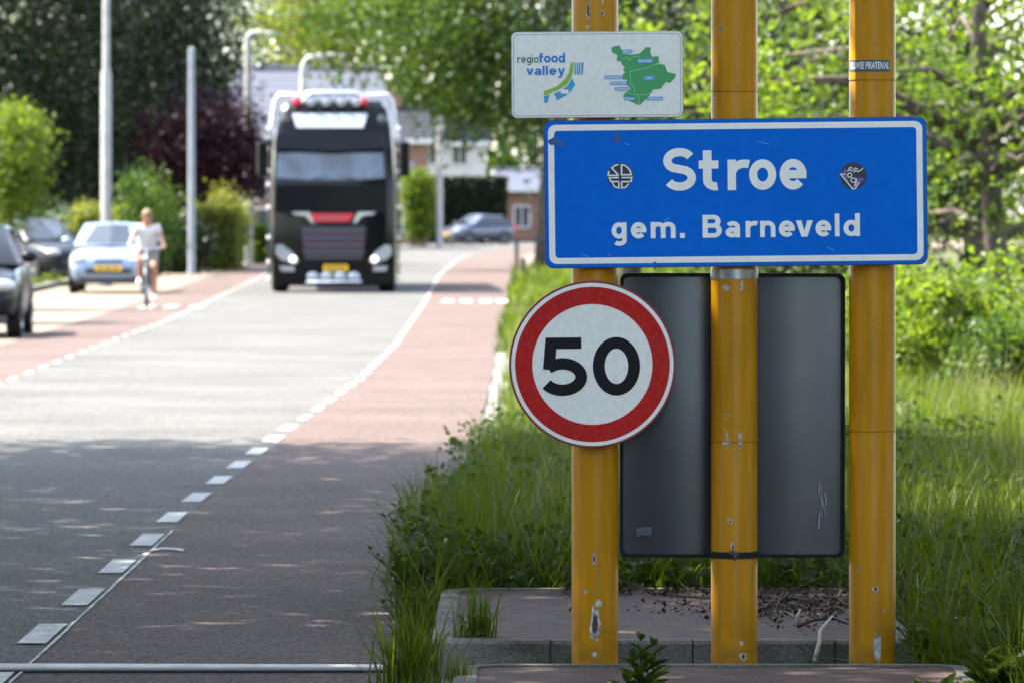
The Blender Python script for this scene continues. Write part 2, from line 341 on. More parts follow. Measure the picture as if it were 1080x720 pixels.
# ------------------------------------------------------------------ stroke lettering
def arc(cx, cy, rx, ry, a0, a1, n=22): return [(cx+rx*math.cos(R(a0+(a1-a0)*i/n)), cy+ry*math.sin(R(a0+(a1-a0)*i/n))) for i in range(n+1)]
def glyph(ch, s):
    """stroke lists in x-height units: (width, [(points, closed)])"""
    h = s/2; H = 1.40
    if ch == 'o': return .92, [(arc(.46, .5, .46-h, .5-h, 0, 360, 36)[:-1], True)]
    if ch == 'e': return .92, [([(s*.9, .5), (.92, .5)], False), (arc(.46, .5, .46-h, .5-h, 0, 318, 36), False)]
    if ch == 't': return .66, [([(.27, 1.34), (.27, .34)]+arc(.27+.25, .34, .25, .34-h, 180, 285, 12), False), ([(0, 1-h), (.62, 1-h)], False)]
    if ch == 'r': return .66, [([(h, 0), (h, 1)], False), (arc(.56, .52, .56-h, .48-h, 172, 70, 14), False)]
    if ch == 'n': return .90, [([(h, 0), (h, 1)], False), (arc(.45, .56, .45-h, .44-h, 175, 0, 18)+[(.9-h, 0)], False)]
    if ch == 'm':
        a = (1.42-s)/2
        return 1.42, [([(h, 0), (h, 1)], False), (arc(h+a/2, .60, a/2, .40-h, 175, 0, 14)+[(h+a, 0)], False), (arc(h+1.5*a, .60, a/2, .40-h, 180, 0, 14)+[(1.42-h, 0)], False)]
    if ch == 'g': return .90, [(arc(.44, .5, .44-h, .5-h, 0, 360, 30)[:-1], True), ([(.90-h, 1), (.90-h, -.08)]+arc(.46, -.08, .44-h, .36-h, 0, -140, 14), False)]
    if ch == 'a': return .86, [(arc(.40, .31, .40-h, .31-h, 0, 360, 28)[:-1], True), ([(.86-h, 0), (.86-h, .62)]+arc(.43, .62, .43-h, .38-h, 0, 150, 14), False)]
    if ch == 'd': return .92, [(arc(.44, .5, .44-h, .5-h, 0, 360, 30)[:-1], True), ([(.92-h, 0), (.92-h, H)], False)]
    if ch == 'l': return s+.02, [([(h, 0), (h, H)], False)]
    if ch == 'i': return s+.02, [([(h, 0), (h, 1)], False), ([(h, 1.18), (h, 1.18+s*1.05)], False)]
    if ch == 'v': return .88, [([(0, 1), (s*1.08, 1), (.44, .36), (.88-s*1.08, 1), (.88, 1), (.44+s*.55, 0), (.44-s*.55, 0)], 'poly')]
    if ch == 'y': return .88, [([(h*.9, 1), (.46, .03)], False), ([(.88-h*.9, 1), (.40, -.22), (.24, -.34), (.06, -.34)], False)]
    if ch == 'f': return .62, [([(.24, 0), (.24, 1.08)]+arc(.24+.26, 1.08, .26, H-h-1.08, 180, 80, 10), False), ([(0, 1-h), (.58, 1-h)], False)]
    if ch == '.': return s+.05, [([(h, 0), (h, s*1.1)], False)]
    if ch == ' ': return .42, []
    if ch == 'B':
        m_ = .74
        return 1.0, [([(h, 0), (h, H)], False), ([(h, H-h), (.58, H-h)]+arc(.58, (H-h+m_)/2, .36-h, (H-h-m_)/2, 90, -90, 14)+[(h, m_)], False),
                     ([(.58, m_)]+arc(.60, (h+m_)/2, .40-h, (m_-h)/2, 90, -90, 14)+[(h, h)], False)]
    if ch == 'S':
        q = (H/2-h)/2; W = 1.06
        return W, [(arc(W/2, H-h-q, W/2-h, q, 28, 235, 24)+arc(W/2, h+q, W/2-h, q, 62, -152, 24), False)]
    if ch == '5':
        W = 1.08
        return W, [([(W*.88, H-h), (h+.10, H-h), (h+.045, .45*H)], False), (arc(W/2-.04, .325*H, W/2-h+.04, .325*H-h, 139, -148, 30), False)]
    if ch == '0': return 1.10, [(arc(.55, H/2, .55-h, H/2-h, 0, 360, 44)[:-1], True)]
    return .5, []
def strip(pts, closed, wd):
    n = len(pts); pts = [Vector((p[0], p[1])) for p in pts]; L = []; Rr = []
    for i in range(n):
        a = pts[i-1] if (i > 0 or closed) else None; b = pts[(i+1) % n] if (i < n-1 or closed) else None; p = pts[i]
        d1 = (p-a).normalized() if a is not None and (p-a).length > 1e-7 else None
        d2 = (b-p).normalized() if b is not None and (b-p).length > 1e-7 else None
        if d1 is None: d1 = d2
        if d2 is None: d2 = d1
        n1 = Vector((-d1.y, d1.x)); n2 = Vector((-d2.y, d2.x)); mm = n1+n2
        mm = mm.normalized() if mm.length > 1e-6 else n1
        k = min(2.2, 1/max(.35, mm.dot(n1)))
        L.append(p+mm*wd/2*k); Rr.append(p-mm*wd/2*k)
    return L, Rr
def add_strokes(mb, strokes, s, fn, y, dy=.0002, m=0):
    """fn maps glyph (x, z) to local (X, Z); every stroke sits a hair proud of the last"""
    for i, (pts, closed) in enumerate(strokes):
        if closed == 'poly':
            vs = [(fn(*p)[0], y-dy*i, fn(*p)[1]) for p in pts]; mb.add(vs, [(0, 1, 2, 6), (6, 2, 5), (2, 3, 4, 5)], m); continue
        L, Rr = strip(pts, closed, s); n = len(L); yy = y-dy*i
        vs = [(*((lambda q: (q[0], yy, q[1]))(fn(p.x, p.y))),) for p in L+Rr]
        rng_ = range(n if closed else n-1)
        mb.add(vs, [(k, (k+1) % n, n+(k+1) % n, n+k) for k in rng_], m)
def text_fit(mb, txt, x0, x1, base, xh, s, y, gap=.17, cap=None, slant=0):
    """lay txt from x0 to x1; xh is the x-height, s the stroke in x-height units"""
    gl = [glyph(c, s) for c in txt]; tot = sum(g[0] for g in gl)+gap*(len(gl)-1); k = (x1-x0)/tot; x = 0; i = 0
    for wd, st in gl:
        ox = x
        add_strokes(mb, st, s, lambda a, b: (x0+(ox+a)*k+slant*b*xh, base+b*xh), y); x += wd+gap

def font_text(name, txt, size, mat_, parent, M4, bold=0, fit=None, extr=0, wrap=None, shear=0):
    """plain lettering from Blender's own font, turned into a mesh. M4 maps text XY to the parent's space"""
    cu = bpy.data.curves.new(name, 'FONT'); cu.body = txt; cu.size = size; cu.align_x = 'CENTER'; cu.align_y = 'CENTER'; cu.offset = bold; cu.shear = shear
    cu.resolution_u = 3
    o = bpy.data.objects.new(name, cu); COL.objects.link(o); bpy.context.view_layer.update()
    me = bpy.data.meshes.new_from_object(o.evaluated_get(bpy.context.evaluated_depsgraph_get())); bpy.data.objects.remove(o)
    xs = [v.co.x for v in me.vertices]; k = fit/(max(xs)-min(xs)) if fit else 1; mid = (max(xs)+min(xs))/2
    for v in me.vertices:
        v.co.x = (v.co.x-mid)*k
        v.co = wrap(v.co) if wrap else M4 @ v.co
    me.name = name; me.materials.clear(); me.materials.append(mat_)
    o = bpy.data.objects.new(name, me); COL.objects.link(o); o.parent = parent; return o
def rrect(x0, z0, x1, z1, r, n=6):
    o = []
    for cx, cz, a in ((x1-r, z1-r, 0), (x0+r, z1-r, 90), (x0+r, z0+r, 180), (x1-r, z0+r, 270)):
        o += arc(cx, cz, r, r, a, a+90, n)
    return o
def sheet(mb, poly, y, m=0):
    n = len(poly); mb.add([(x, y, z) for x, z in poly], [tuple(range(n))], m); return mb
def ring(mb, a, b, y, m=0):
    n = len(a); mb.add([(x, y, z) for x, z in a]+[(x, y, z) for x, z in b], [(i, (i+1) % n, n+(i+1) % n, n+i) for i in range(n)], m); return mb

# ------------------------------------------------------------------ foliage
def np_mesh(name, V, k, mat_, parent=None, v=None, kind=None):
    """V (n, k, 3): n faces of k own vertices each"""
    n = len(V); me = bpy.data.meshes.new(name)
    me.vertices.add(n*k); me.vertices.foreach_set('co', V.astype(np.float32).ravel())
    me.loops.add(n*k); me.loops.foreach_set('vertex_index', np.arange(n*k, dtype=np.int32))
    me.polygons.add(n); me.polygons.foreach_set('loop_start', np.arange(0, n*k, k, dtype=np.int32))
    me.update(calc_edges=True)
    if v is not None:
        a = me.attributes.new('v', 'FLOAT', 'FACE'); a.data.foreach_set('value', v.astype(np.float32))
    me.materials.append(mat_)
    o = bpy.data.objects.new(name, me); COL.objects.link(o)
    if parent: o.parent = parent
    if kind: o['kind'] = kind
    return o
def unit(a): return a/np.maximum(np.linalg.norm(a, axis=1, keepdims=True), 1e-9)
def leaf_quads(rs, C, size, up=.5, aspect=.55, jit=.35):
    n = len(C); N = unit(rs.normal(size=(n, 3))+np.array([0, 0, up])); T = unit(np.cross(N, rs.normal(size=(n, 3)))); B = np.cross(N, T)
    L = (size*(1+jit*rs.uniform(-1, 1, n)))[:, None]; W = L*aspect
    return np.stack([C-T*L*.5, C+B*W*.5-T*L*.06+N*L*.10, C+T*L*.5-N*L*.05, C-B*W*.5-T*L*.06+N*L*.10], 1)
def clumps(rs, blobs, n, shell=.45):
    b = np.array(blobs, float); vol = b[:, 3]*b[:, 4]*b[:, 5]; idx = rs.choice(len(b), n, p=vol/vol.sum())
    d = unit(rs.normal(size=(n, 3))); r = rs.uniform(shell**3, 1, n)**(1/3)
    return b[idx, :3]+d*b[idx, 3:6]*r[:, None]
def foliage(name, rs, blobs, n, per, leaf, mat_, parent, spread=.45, shell=.45, up=.5, flat=.7):
    c = clumps(rs, blobs, n, shell); sc = rs.uniform(.55, 1.35, n)
    C = np.repeat(c, per, 0)+rs.normal(size=(n*per, 3))*np.array([1, 1, flat])*spread*np.repeat(sc, per)[:, None]
    tone = np.clip(np.repeat(rs.uniform(0, 1, n), per)*.6+rs.uniform(0, .4, n*per), 0, 1)
    return np_mesh(name, leaf_quads(rs, C, leaf, up), 4, mat_, parent, tone), c
def tree(name, label, x, y, blobs, n, per, leaf, lm, tr=.18, h0=None, seed=1, group=None, bark='bark', spread=.45, shell=.45, lean=(0, 0), cat='tree', limbs=14, up=.5, flat=.7):
    """blobs in local coordinates (cx,cy,cz,rx,ry,rz); trunk tapers up into the crown, limbs run to leaf clumps"""
    rs = np.random.RandomState(seed); root = empty(name, (x, y, 0), 0, label, cat, group)
    b = np.array(blobs, float); top = (b[:, 2]+b[:, 5]*.55).max(); low = (b[:, 2]-b[:, 5]).min()
    _, c = foliage('crown', rs, blobs, n, per, leaf, M[lm], root, spread, shell, up, flat)
    cx, cyy = (b[:, 0].mean(), b[:, 1].mean()); mb = MB(); k = 7; tp = []
    for i in range(k):
        f = i/(k-1); tp.append(Vector((cx*f+lean[0]*math.sin(f*3)+rs.normal()*tr*.35*(f > 0), cyy*f+rs.normal()*tr*.3*(f > 0), top*f-.05)))
    mb.tube(tp, [tr*(1.35 if i == 0 else 1-.8*i/(k-1)) for i in range(k)], 10)
    for q in c[rs.choice(len(c), min(limbs, len(c)), replace=False)]:
        q = Vector(q); f = min(.92, max(.22, (q.z-.25*abs(q.x-cx))/top)); a = f*(k-1); i = int(min(k-2, a)); s = tp[i].lerp(tp[i+1], a-i)
        md = s.lerp(q, .5)+Vector((0, 0, .12*(q-s).length)); r0 = tr*(1-.75*f)*.55
        mb.tube([s, md, q], [r0, r0*.6, r0*.2], 6)
    mb.build('trunk', M[bark], root, smooth=180)
    return root
def bush(name, label, x, y, blobs, n, per, leaf, lm, seed, group=None, spread=.25, shell=.3, cat='bush', up=.5):
    rs = np.random.RandomState(seed); root = empty(name, (x, y, 0), 0, label, cat, group)
    _, c = foliage('foliage', rs, blobs, n, per, leaf, M[lm], root, spread, shell, up)
    mb = MB()
    for q in c[rs.choice(len(c), min(16, len(c)), replace=False)]:
        q = Vector(q); s = Vector((q.x*.55+rs.normal()*.05, q.y*.55, 0)); mb.tube([s, s.lerp(q, .6)+Vector((0, 0, .1*q.z)), q], [.022, .014, .005], 5)
    mb.build('stem', M['bark'], root, smooth=180); return root
def hedge(name, label, x0, x1, y0, y1, h, leaf, lm, n, seed, group=None):
    rs = np.random.RandomState(seed); cx, cy_ = (x0+x1)/2, (y0+y1)/2; root = empty(name, (cx, cy_, 0), 0, label, 'hedge', group)
    dx, dy = (x1-x0)/2, (y1-y0)/2; q = rs.uniform(-1, 1, (n, 3)); ax = rs.choice(3, n, p=[.25, .40, .35])
    for a in range(3):
        s = ax == a; q[s, a] = np.where(a == 2, 1, np.sign(q[s, a]))*(1-np.abs(rs.normal(size=s.sum()))*.10)
    C = np.stack([q[:, 0]*dx, q[:, 1]*dy, (q[:, 2]+1)/2*h], 1)+rs.normal(size=(n, 3))*.05
    np_mesh('foliage', leaf_quads(rs, C, leaf, .4), 4, M[lm], root, rs.uniform(0, 1, n))
    mb = MB(); k = max(3, int((x1-x0)/.3))
    for i in range(k):
        for j in (-.4, .4):
            xx = -dx+.1+(2*dx-.2)*i/(k-1); mb.tube([(xx, j*dy, 0), (xx+rs.normal()*.05, j*dy, h*.5), (xx+rs.normal()*.1, j*dy, h*.9)], [.03, .02, .008], 5)
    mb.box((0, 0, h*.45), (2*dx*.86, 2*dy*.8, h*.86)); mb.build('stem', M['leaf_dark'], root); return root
def blades(rs, B, hgt, wid, bend=.5, segs=3):
    """grass blades: arching tapered strips as quads (n*segs, 4, 3)"""
    n = len(B); a = rs.uniform(0, 2*math.pi, n); D = np.stack([np.cos(a), np.sin(a), 0*a], 1); S = np.stack([-np.sin(a), np.cos(a), 0*a], 1)
    b = (np.abs(rs.normal(size=n))*bend+.08)[:, None]; h = hgt[:, None]; out = []
    def pt(t): return B+D*h*b*t*t+np.array([0, 0, 1])*h*(t-.35*b*t*t*np.minimum(1, b))
    ws = [1, .9, .65, .05] if segs == 3 else [1, .7, .05]
    for i in range(segs):
        t0, t1 = i/segs, (i+1)/segs; w0, w1 = wid[:, None]*ws[i]/2, wid[:, None]*ws[i+1]/2; p0, p1 = pt(t0), pt(t1)
        out.append(np.stack([p0-S*w0, p0+S*w0, p1+S*w1, p1-S*w1], 1))
    return np.concatenate(out, 0)

# ------------------------------------------------------------------ ground, road, markings
mb = MB(); mb.add([(-700, -300, -.03), (700, -300, -.03), (700, 1400, -.03), (-700, 1400, -.03)], [(0, 1, 2, 3)])
struct(mb.build('ground', M['ground']))
def curve(keys, d):
    xs = np.array([k[0] for k in keys]); ys = np.array([k[1] for k in keys]); return float(np.interp(d, xs, ys))
DS = [-60, -20, 0, 10, 16, 20, 25, 30, 35, 41, 47, 53, 60, 67, 80, 90, 96, 107, 120, 141, 160, 180, 197, 215, 230, 242, 256, 290]
KL = [(-60, -1.76), (20, -1.74), (30, -1.735), (41, -1.62), (53, -1.43), (67, -1.38), (96, -1.50), (107, -1.58), (141, -1.80), (180, -1.75), (197, -1.55), (215, -1.1), (230, -.4), (242, .5), (256, 2.4), (290, 9)]   # lane line, right
KR = [(-60, -.34), (20, -.33), (36, -.26), (53, -.20), (80, -.14), (121, -.06), (145, .02), (180, .2), (197, .45), (215, 1.0), (230, 1.9), (242, 3.2), (256, 5.5), (290, 14)]                     # right edge of the cycle lane
KG = [(-60, -4.7), (20, -4.8), (52, -4.86), (64, -5.0), (79, -5.12), (90, -5.3), (110, -5.7), (135, -6.2), (180, -7.0), (290, -9)]                          # lane line, left
KS = [(-60, -6.1), (20, -6.1), (62, -6.15), (73, -6.28), (90, -6.5), (110, -6.95), (135, -7.5), (180, -8.3), (290, -10.4)]                              # left edge of the left cycle lane
def line(keys, ds, off=0): return [(curve(keys, d)+off, d) for d in ds]
struct(MB().ribbon(line(KG, DS, .06), line(KL, DS, -.0), 0.0).build('road', M['asphalt']))
struct(MB().ribbon(line(KL, DS), line(KR, DS), 0.002).build('cycle_lane', M['red_asphalt']), None)
struct(MB().ribbon(line(KS, DS), line(KG, DS, .06), 0.002).build('cycle_lane', M['red_asphalt']))
# side street at the far end
mb = MB(); mb.slab([(-1.8, 150), (.3, 150), (14, 236), (60, 250), (60, 300), (-1.8, 300)], -.02, -.004)
struct(mb.build('side_street', M['paving']))
# parking strip and pavement, left
mb = MB(); mb.ribbon(line(KS, DS, -2.6), line(KS, DS, -.0), -.004); struct(mb.build('parking_strip', M['paving']))
mb = MB()
mb.ribbon(line(KS, DS[10:], -3.9), line(KS, DS[10:], -2.75), .02); struct(mb.build('pavement', M['paving']))
mb = MB(); ds = [d for d in DS if d >= 20]
for a, b in zip(ds[:-1], ds[1:]):
    mb.add([(curve(KS, a)-2.75, a, -.02), (curve(KS, a)-2.6, a, -.02), (curve(KS, b)-2.6, b, -.02), (curve(KS, b)-2.75, b, -.02),
            (curve(KS, a)-2.75, a, .1), (curve(KS, a)-2.6, a, .1), (curve(KS, b)-2.6, b, .1), (curve(KS, b)-2.75, b, .1)],
           [(4, 5, 6, 7), (0, 1, 5, 4), (1, 2, 6, 5), (2, 3, 7, 6), (3, 0, 4, 7)])
struct(mb.build('kerb', M['kerb']))
# broken-line markings, joint line, hump blocks
mb = MB(); k = 0
while True:
    d0 = 18.66+2.01*k-12.06*2; k += 1
    if d0 > 200: break
    n = 3; dd = [d0+.97*i/n for i in range(n+1)]
    mb.ribbon(line(KL, dd, -.122 if d0 < 42 else (-.08 if d0 < 60 else -.062)), line(KL, dd, -.012), .006)
    mb.ribbon(line(KG, dd, .01), line(KG, dd, .06), .006)
for xx in [-6.25, -5.85, -5.4, -1.25, -.92, -.58, -.28]:
    for d0 in (91.5 if xx < -3 else 97.5,): mb.add([(xx, d0, .0065), (xx+.2, d0, .0065), (xx+.2, d0+2.2, .0065), (xx, d0+2.2, .0065)], [(0, 1, 2, 3)])
mk = struct(mb.build('road_marking', M['marking']))
mb = MB(); dd = np.linspace(17, 28, 60); rr = random.Random(3)
mb.ribbon([(curve(KL, d)+.004+rr.uniform(-.002, .002), d) for d in dd], [(curve(KL, d)+.017+rr.uniform(-.004, .003), d) for d in dd], .0066)
pts = [P(x, y, gd(y)) for x, y in ((150, 586), (160, 581), (172, 579), (184, 579.5), (194, 581))]
mb.ribbon([(p.x, p.y-.10) for p in pts], [(p.x, p.y+.06) for p in pts], .0075)
struct(mb.build('joint_line', M['marking']))
# concrete edging between cycle lane and verge
mb = MB(); rr = random.Random(9); d = 23.
while d < 62:
    L = .98; e = curve(KR, d)
    mb.box((e+.10+rr.uniform(-.01, .01), d+L/2, .0+rr.uniform(0, .012)), (.17, L-.015, .06), rr.uniform(-.01, .01)); d += L
struct(mb.build('concrete_edging', M['kerb'], bevel=.008))
mb = MB(); dd = [38, 44, 50, 56, 60]
mb.ribbon(line(KR, dd, .2), line(KR, dd, .46), .012); struct(mb.build('edge_paving', M['paving']))

# traffic islands: kerb ring + brick top
def island(x0, x1, y0, y1, r, h=.12, kw=.075):
    out = rrect(x0, y0, x1, y1, r, 8); inn = rrect(x0+kw, y0+kw, x1-kw, y1-kw, max(.03, r-kw), 8); n = len(out)
    e = .012; o2 = rrect(x0+e, y0+e, x1-e, y1-e, r-e*.5, 8)
    mb = MB(); vs = [(x, y, -.03) for x, y in out]+[(x, y, h-e) for x, y in out]+[(x, y, h) for x, y in o2]+[(x, y, h) for x, y in inn]+[(x, y, h-.03) for x, y in inn]
    mb.add(vs, [(l*n+i, l*n+(i+1) % n, (l+1)*n+(i+1) % n, (l+1)*n+i) for l in range(4) for i in range(n)])
    k = struct(mb.build('island_kerb', M['kerb'], smooth=30))
    mb = MB(); mb.add([(x, y, h-.006) for x, y in inn], [tuple(range(n))]); struct(mb.build('island_top', M['island_brick']))
    mb = MB()                                             # kerb-stone joints
    for xx in np.arange(x0+.42, x1-.2, .5):
        mb.box((xx, y0+kw/2-.001, h/2), (.006, kw+.002, h+.003))
    struct(mb.build('kerb_joint', M['twig_dark']))
island(-.285, 1.435, 19.33, 22.05, .17)
island(-.19, 1.53, 15.2, 18.36, .16)
mb = MB(); mb.add([(-.35, 17.9, -.02), (1.8, 17.9, -.02), (1.8, 19.8, -.02), (-.35, 19.8, -.02)], [(0, 1, 2, 3)])
struct(mb.build('gutter', M['kerb']))

# pale strip across the road
t = empty('cover_strip', (0, 19.45, 0), 0, 'pale flat strip laid across the road at the bottom left', 'strip')
mb = MB(); mb.tube([(-7, .06, .012), (-3.2, .06, .013), (-1.9, .055, .014), (-1.1, .055, .012), (-.46, .05, .010)], .013, 8); mb.box((-3.7, .05, .010), (6.5, .05, .016)); mb.build('cover', M['strip'], t, bevel=.003)
mb = MB(); mb.box((-3.7, -.03, .005), (6.5, .07, .012)); mb.build('strip_shadow', M['rubber'], t)  # black strip stands in for the shadow under the pale cover

# ------------------------------------------------------------------ sign poles
PD = 18.75; PR = .0793
def pole(px, label, seams):
    x = wx(px, PD); root = empty('sign_pole', (x, PD, 0), 0, label, 'pole', 'yellow sign poles')
    prof = [(PR, -.1), (PR, .02)]
    for z in sorted(seams): prof += [(PR, z-.006), (PR-.0016, z-.002), (PR-.0016, z+.002), (PR+.0012, z+.004), (PR+.0006, z+.012), (PR, z+.016)]
    prof += [(PR, 4.2), (PR*.98, 4.23), (1e-4, 4.24)]
    MB().lathe(prof, n=56).build('tube', M['yellow'], root, smooth=40); return root
p1 = pole(627.5, 'yellow steel pole on the left, behind the round speed limit sign', [2.9])
p2 = pole(774.5, 'yellow steel pole in the middle with metal bands clamping the grey panel', [wz(466, PD), wz(98, PD)])
p3 = pole(920, 'yellow steel pole on the right carrying a dark strip sticker', [wz(455, PD), wz(86, PD)])
def on_pole(px0, px, py, extra=.0006):
    dx = (px-px0)*PD/F; dx = max(-PR*.97, min(PR*.97, dx)); a = math.asin(dx/PR); r = PR+extra
    return Vector((r*math.sin(a), -r*math.cos(a), wz(py, PD)))
def chip(root, px0, px, py, w_, h_, seed, mat_='chip', core=False):
    w_ *= 1.2; h_ *= 1.25
    rr = random.Random(seed); n = 16; pts = []
    for i in range(n):
        a = 2*math.pi*i/n; q = rr.uniform(.6, 1.1); pts.append((px+w_/2*math.cos(a)*q, py+h_/2*math.sin(a)*q))
    mb = MB(); vs = [on_pole(px0, px, py)]+[on_pole(px0, x, y) for x, y in pts]
    mb.add(vs, [(0, 1+i, 1+(i+1) % n) for i in range(n)]); mb.build('paint_chip', M[mat_], root)
    if core:
        mb = MB(); vs = [on_pole(px0, px, py, .001)]+[on_pole(px0, px+(x-px)*.5, py+(y-py)*.6, .001) for x, y in pts]
        mb.add(vs, [(0, 1+i, 1+(i+1) % n) for i in range(n)]); mb.build('paint_chip', M['rust'], root)
for i, (x, y, a, b, c) in enumerate(((627, 655, 10, 32, 1), (631, 634, 8, 7, 0), (626, 688, 5, 6, 0), (626, 587, 4, 14, 1), (617, 622, 3, 6, 0), (620, 12, 4, 22, 1), (620, 30, 5, 4, 0), (635, 15, 4, 6, 1), (635, 3, 2, 6, 0))): chip(p1, 627.5, x, y, a, b, 20+i, core=c)
for i, (x, y, a, b, c) in enumerate(((766, 463, 3, 16, 0), (780, 463, 4, 18, 0), (765, 303, 7, 6, 0), (781, 301, 3, 12, 0), (769, 548, 5, 5, 1), (783, 690, 7, 8, 1), (781, 676, 4, 5, 0), (765, 466, 9, 3, 0), (772, 575, 4, 9, 1), (766, 437, 3, 4, 1), (759, 30, 3, 6, 1))): chip(p2, 774.5, x, y, a, b, 50+i, core=c)
for i, (x, y, a, b, c) in enumerate(((924, 681, 7, 28, 0), (922, 619, 6, 7, 1), (905, 597, 3, 4, 1), (931, 642, 3, 3, 0))): chip(p3, 920, x, y, a, b, 80+i, core=c)
# clamp bands round the middle pole
for py0, py1, mt in ((284, 294, 'galv'), (580.5, 587.5, 'panel_rim')):
    z0, z1 = wz(py1, PD), wz(py0, PD); r = PR+.0025
    MB().lathe([(PR-.001, z0), (r, z0), (r, z1), (PR-.001, z1)], n=48).build('clamp_band', M[mt], p2, smooth=40)
mb = MB()
for z in (wz(583, PD), ): mb.tube([(-.016, -.087, z), (.012, -.086, z+.004)], .007, 8); mb.ball((-.012, -.090, z+.006), .010, 8); mb.ball((-.002, -.09, z-.008), .009, 8)
mb.build('clamp_bolt', M['rust'], p2, smooth=60)
MB().tube([(0, -.085, wz(289, PD)), (.0, -.095, wz(289, PD))], .006, 8).build('clamp_bolt', M['galv'], p2, smooth=60)
# dark sticker strip wrapped round the right pole
def cyl_patch(x0, x1, z0, z1, r, n=16):
    mb = MB(); vs = []
    for i in range(n+1):
        a = (x0+(x1-x0)*i/n)/PR
        vs += [(r*math.sin(a), -r*math.cos(a), z0), (r*math.sin(a), -r*math.cos(a), z1)]
    mb.add(vs, [(2*i, 2*i+2, 2*i+3, 2*i+1) for i in range(n)]); return mb
sz0, sz1 = wz(76.5, PD), wz(64, PD); sc_ = (sz0+sz1)/2
stk = cyl_patch(-.112, .060, sz0, sz1, PR+.0007).build('sticker', M['sticker_slate'], p3, smooth=180)
def wrapf(co):
    a = (co.x-.022)/PR; r = PR+.0013
    return Vector((r*math.sin(a), -r*math.cos(a), sc_+co.y))
font_text('lettering', 'VELUWSE PIRATEN.NL', .033, M['sticker_white'], stk, None, bold=.0008, fit=.157, wrap=wrapf, shear=.2)

# ------------------------------------------------------------------ flat signs
def local(cx, cy, d): return lambda px, py: ((px-cx)*d/F, -(py-cy)*d/F)
def flat_thing(name, label, cat, px, py, d, roll):
    c = P(px, py, d); root = empty(name, c, 0, label, cat); root.rotation_euler = (0, roll, 0); return root, local(px, py, d), d/F
# --- blue place-name sign
SD = PD-PR-.028
bs, L_, u = flat_thing('place_name_sign', 'long blue place name sign reading Stroe in white letters', 'sign', 776, 203.3, SD, -R(.62))
HW, HH = 202*u, 78*u
MB().prism(rrect(-HW, -HH, HW, HH, 9*u), 0, .022).build('panel', M['blue_rim'], bs, bevel=.002)
sheet(MB(), rrect(-HW+1.2*u, -HH+1.2*u, HW-1.2*u, HH-1.2*u, 8*u), -.0012).build('face', M['blue'], bs)
mb = MB(); ring(mb, rrect(-HW+4.6*u, -HH+4.6*u, HW-4.6*u, HH-4.6*u, 8*u), rrect(-HW+11*u, -HH+11*u, HW-11*u, HH-11*u, 4*u), -.0022); mb.build('border_line', M['sign_letter'], bs)
def Z4(zx, zy): return 560+zx/2.5116, 110+zy/2.5116      # coordinates read off an enlargement
def lx(zx): return (560+zx/2.5116-776)*u
def lz(zy): return -(110+zy/2.5116-203.3)*u
def nx_(px): return (px-776)*u
def nz_(py): return -(py-203.3)*u
mb = MB(); k = 32.2*u
for ch, a, b in (('S', 699.8, 734.2), ('t', 737.2, 759.3), ('r', 767.6, 788.8), ('o', 790.3, 818.8), ('e', 822.5, 850.7)):
    text_fit(mb, ch, nx_(a), nx_(b), nz_(200.8), k*(.98 if ch == 't' else 1), .272, -.0024)
mb.build('lettering', M['sign_letter'], bs)
mb = MB(); k = 17.2*u
for ch, a, b in (('g', 18, 79), ('e', 96, 159), ('m', 177, 278), ('.', 296, 319), ('B', 388, 466), ('a', 481, 540), ('r', 563, 608), ('n', 622, 684), ('e', 698, 763), ('v', 767, 837), ('e', 847, 911), ('l', 926, 946), ('d', 961, 1028)):
    if ch == 'B': mb.build('lettering', M['sign_letter'], bs); mb = MB()
    text_fit(mb, ch, nx_(640+a/3.857), nx_(640+b/3.857), nz_(250.6), k, .272, -.0024)
mb.build('lettering', M['sign_letter'], bs)
# round sticker, left
def zs(zx, zy): return ((620+zx/10.286-776)*u, -(150+zy/10.286-203.3)*u)
c0 = zs(352, 355)
st = sheet(MB(), arc(c0[0], c0[1], 13.6*u, 13.9*u, 0, 360, 40)[:-1], -.0025).build('sticker', M['sticker_dark'], bs)
mb = MB()
def zpoly(pts, w_, closed=False, y=-.0031):
    add_strokes(mb, [([zs(*p) for p in pts], closed)], w_*u, lambda a, b: (a, b), y)
zpoly([(335, 232), (300, 240), (262, 268), (335, 348)], 1.7); zpoly([(335, 350), (222, 348), (232, 300)], 1.7, y=-.0033)
zpoly([(368, 235), (368, 343), (472, 343), (462, 300), (430, 260), (400, 240)], 1.7, True)
zpoly([(338, 374), (235, 374), (252, 415), (338, 415)], 1.6, y=-.0032); zpoly([(268, 425), (290, 470), (338, 486), (338, 424)], 1.6)
zpoly([(368, 374), (478, 374), (470, 415), (440, 418), (368, 418), (368, 486), (410, 478), (445, 440)], 1.6, y=-.0034)
mb.build('emblem', M['sticker_white'], st)
# round sticker, right: dark disc with a violet triangle and pale scrolls
def zs(zx, zy): return ((870+zx/13.09-776)*u, -(160+zy/13.09-203.3)*u)
c0 = zs(395, 355)
st = sheet(MB(), arc(c0[0], c0[1], 13.9*u, 14.2*u, 0, 360, 40)[:-1], -.0025).build('sticker', M['sticker_dark'], bs)
mb = MB()
for pl in ([(215, 325), (300, 335), (330, 420), (300, 430)], [(470, 375), (550, 395), (430, 530), (400, 500)], [(240, 300), (290, 250), (310, 330)]): sheet(mb, [zs(*p) for p in pl], -.0030)
mb.build('emblem', M['sticker_violet'], st)
mb = MB()
zpoly([(215, 325), (385, 535), (425, 525), (470, 440)], 1.3); zpoly([(215, 325), (290, 332)], 1.2, y=-.0033)
zpoly([(330, 260), (350, 238), (385, 250)], 1.1); zpoly([(310, 290), (345, 268), (385, 290)], 1.1, y=-.0033)
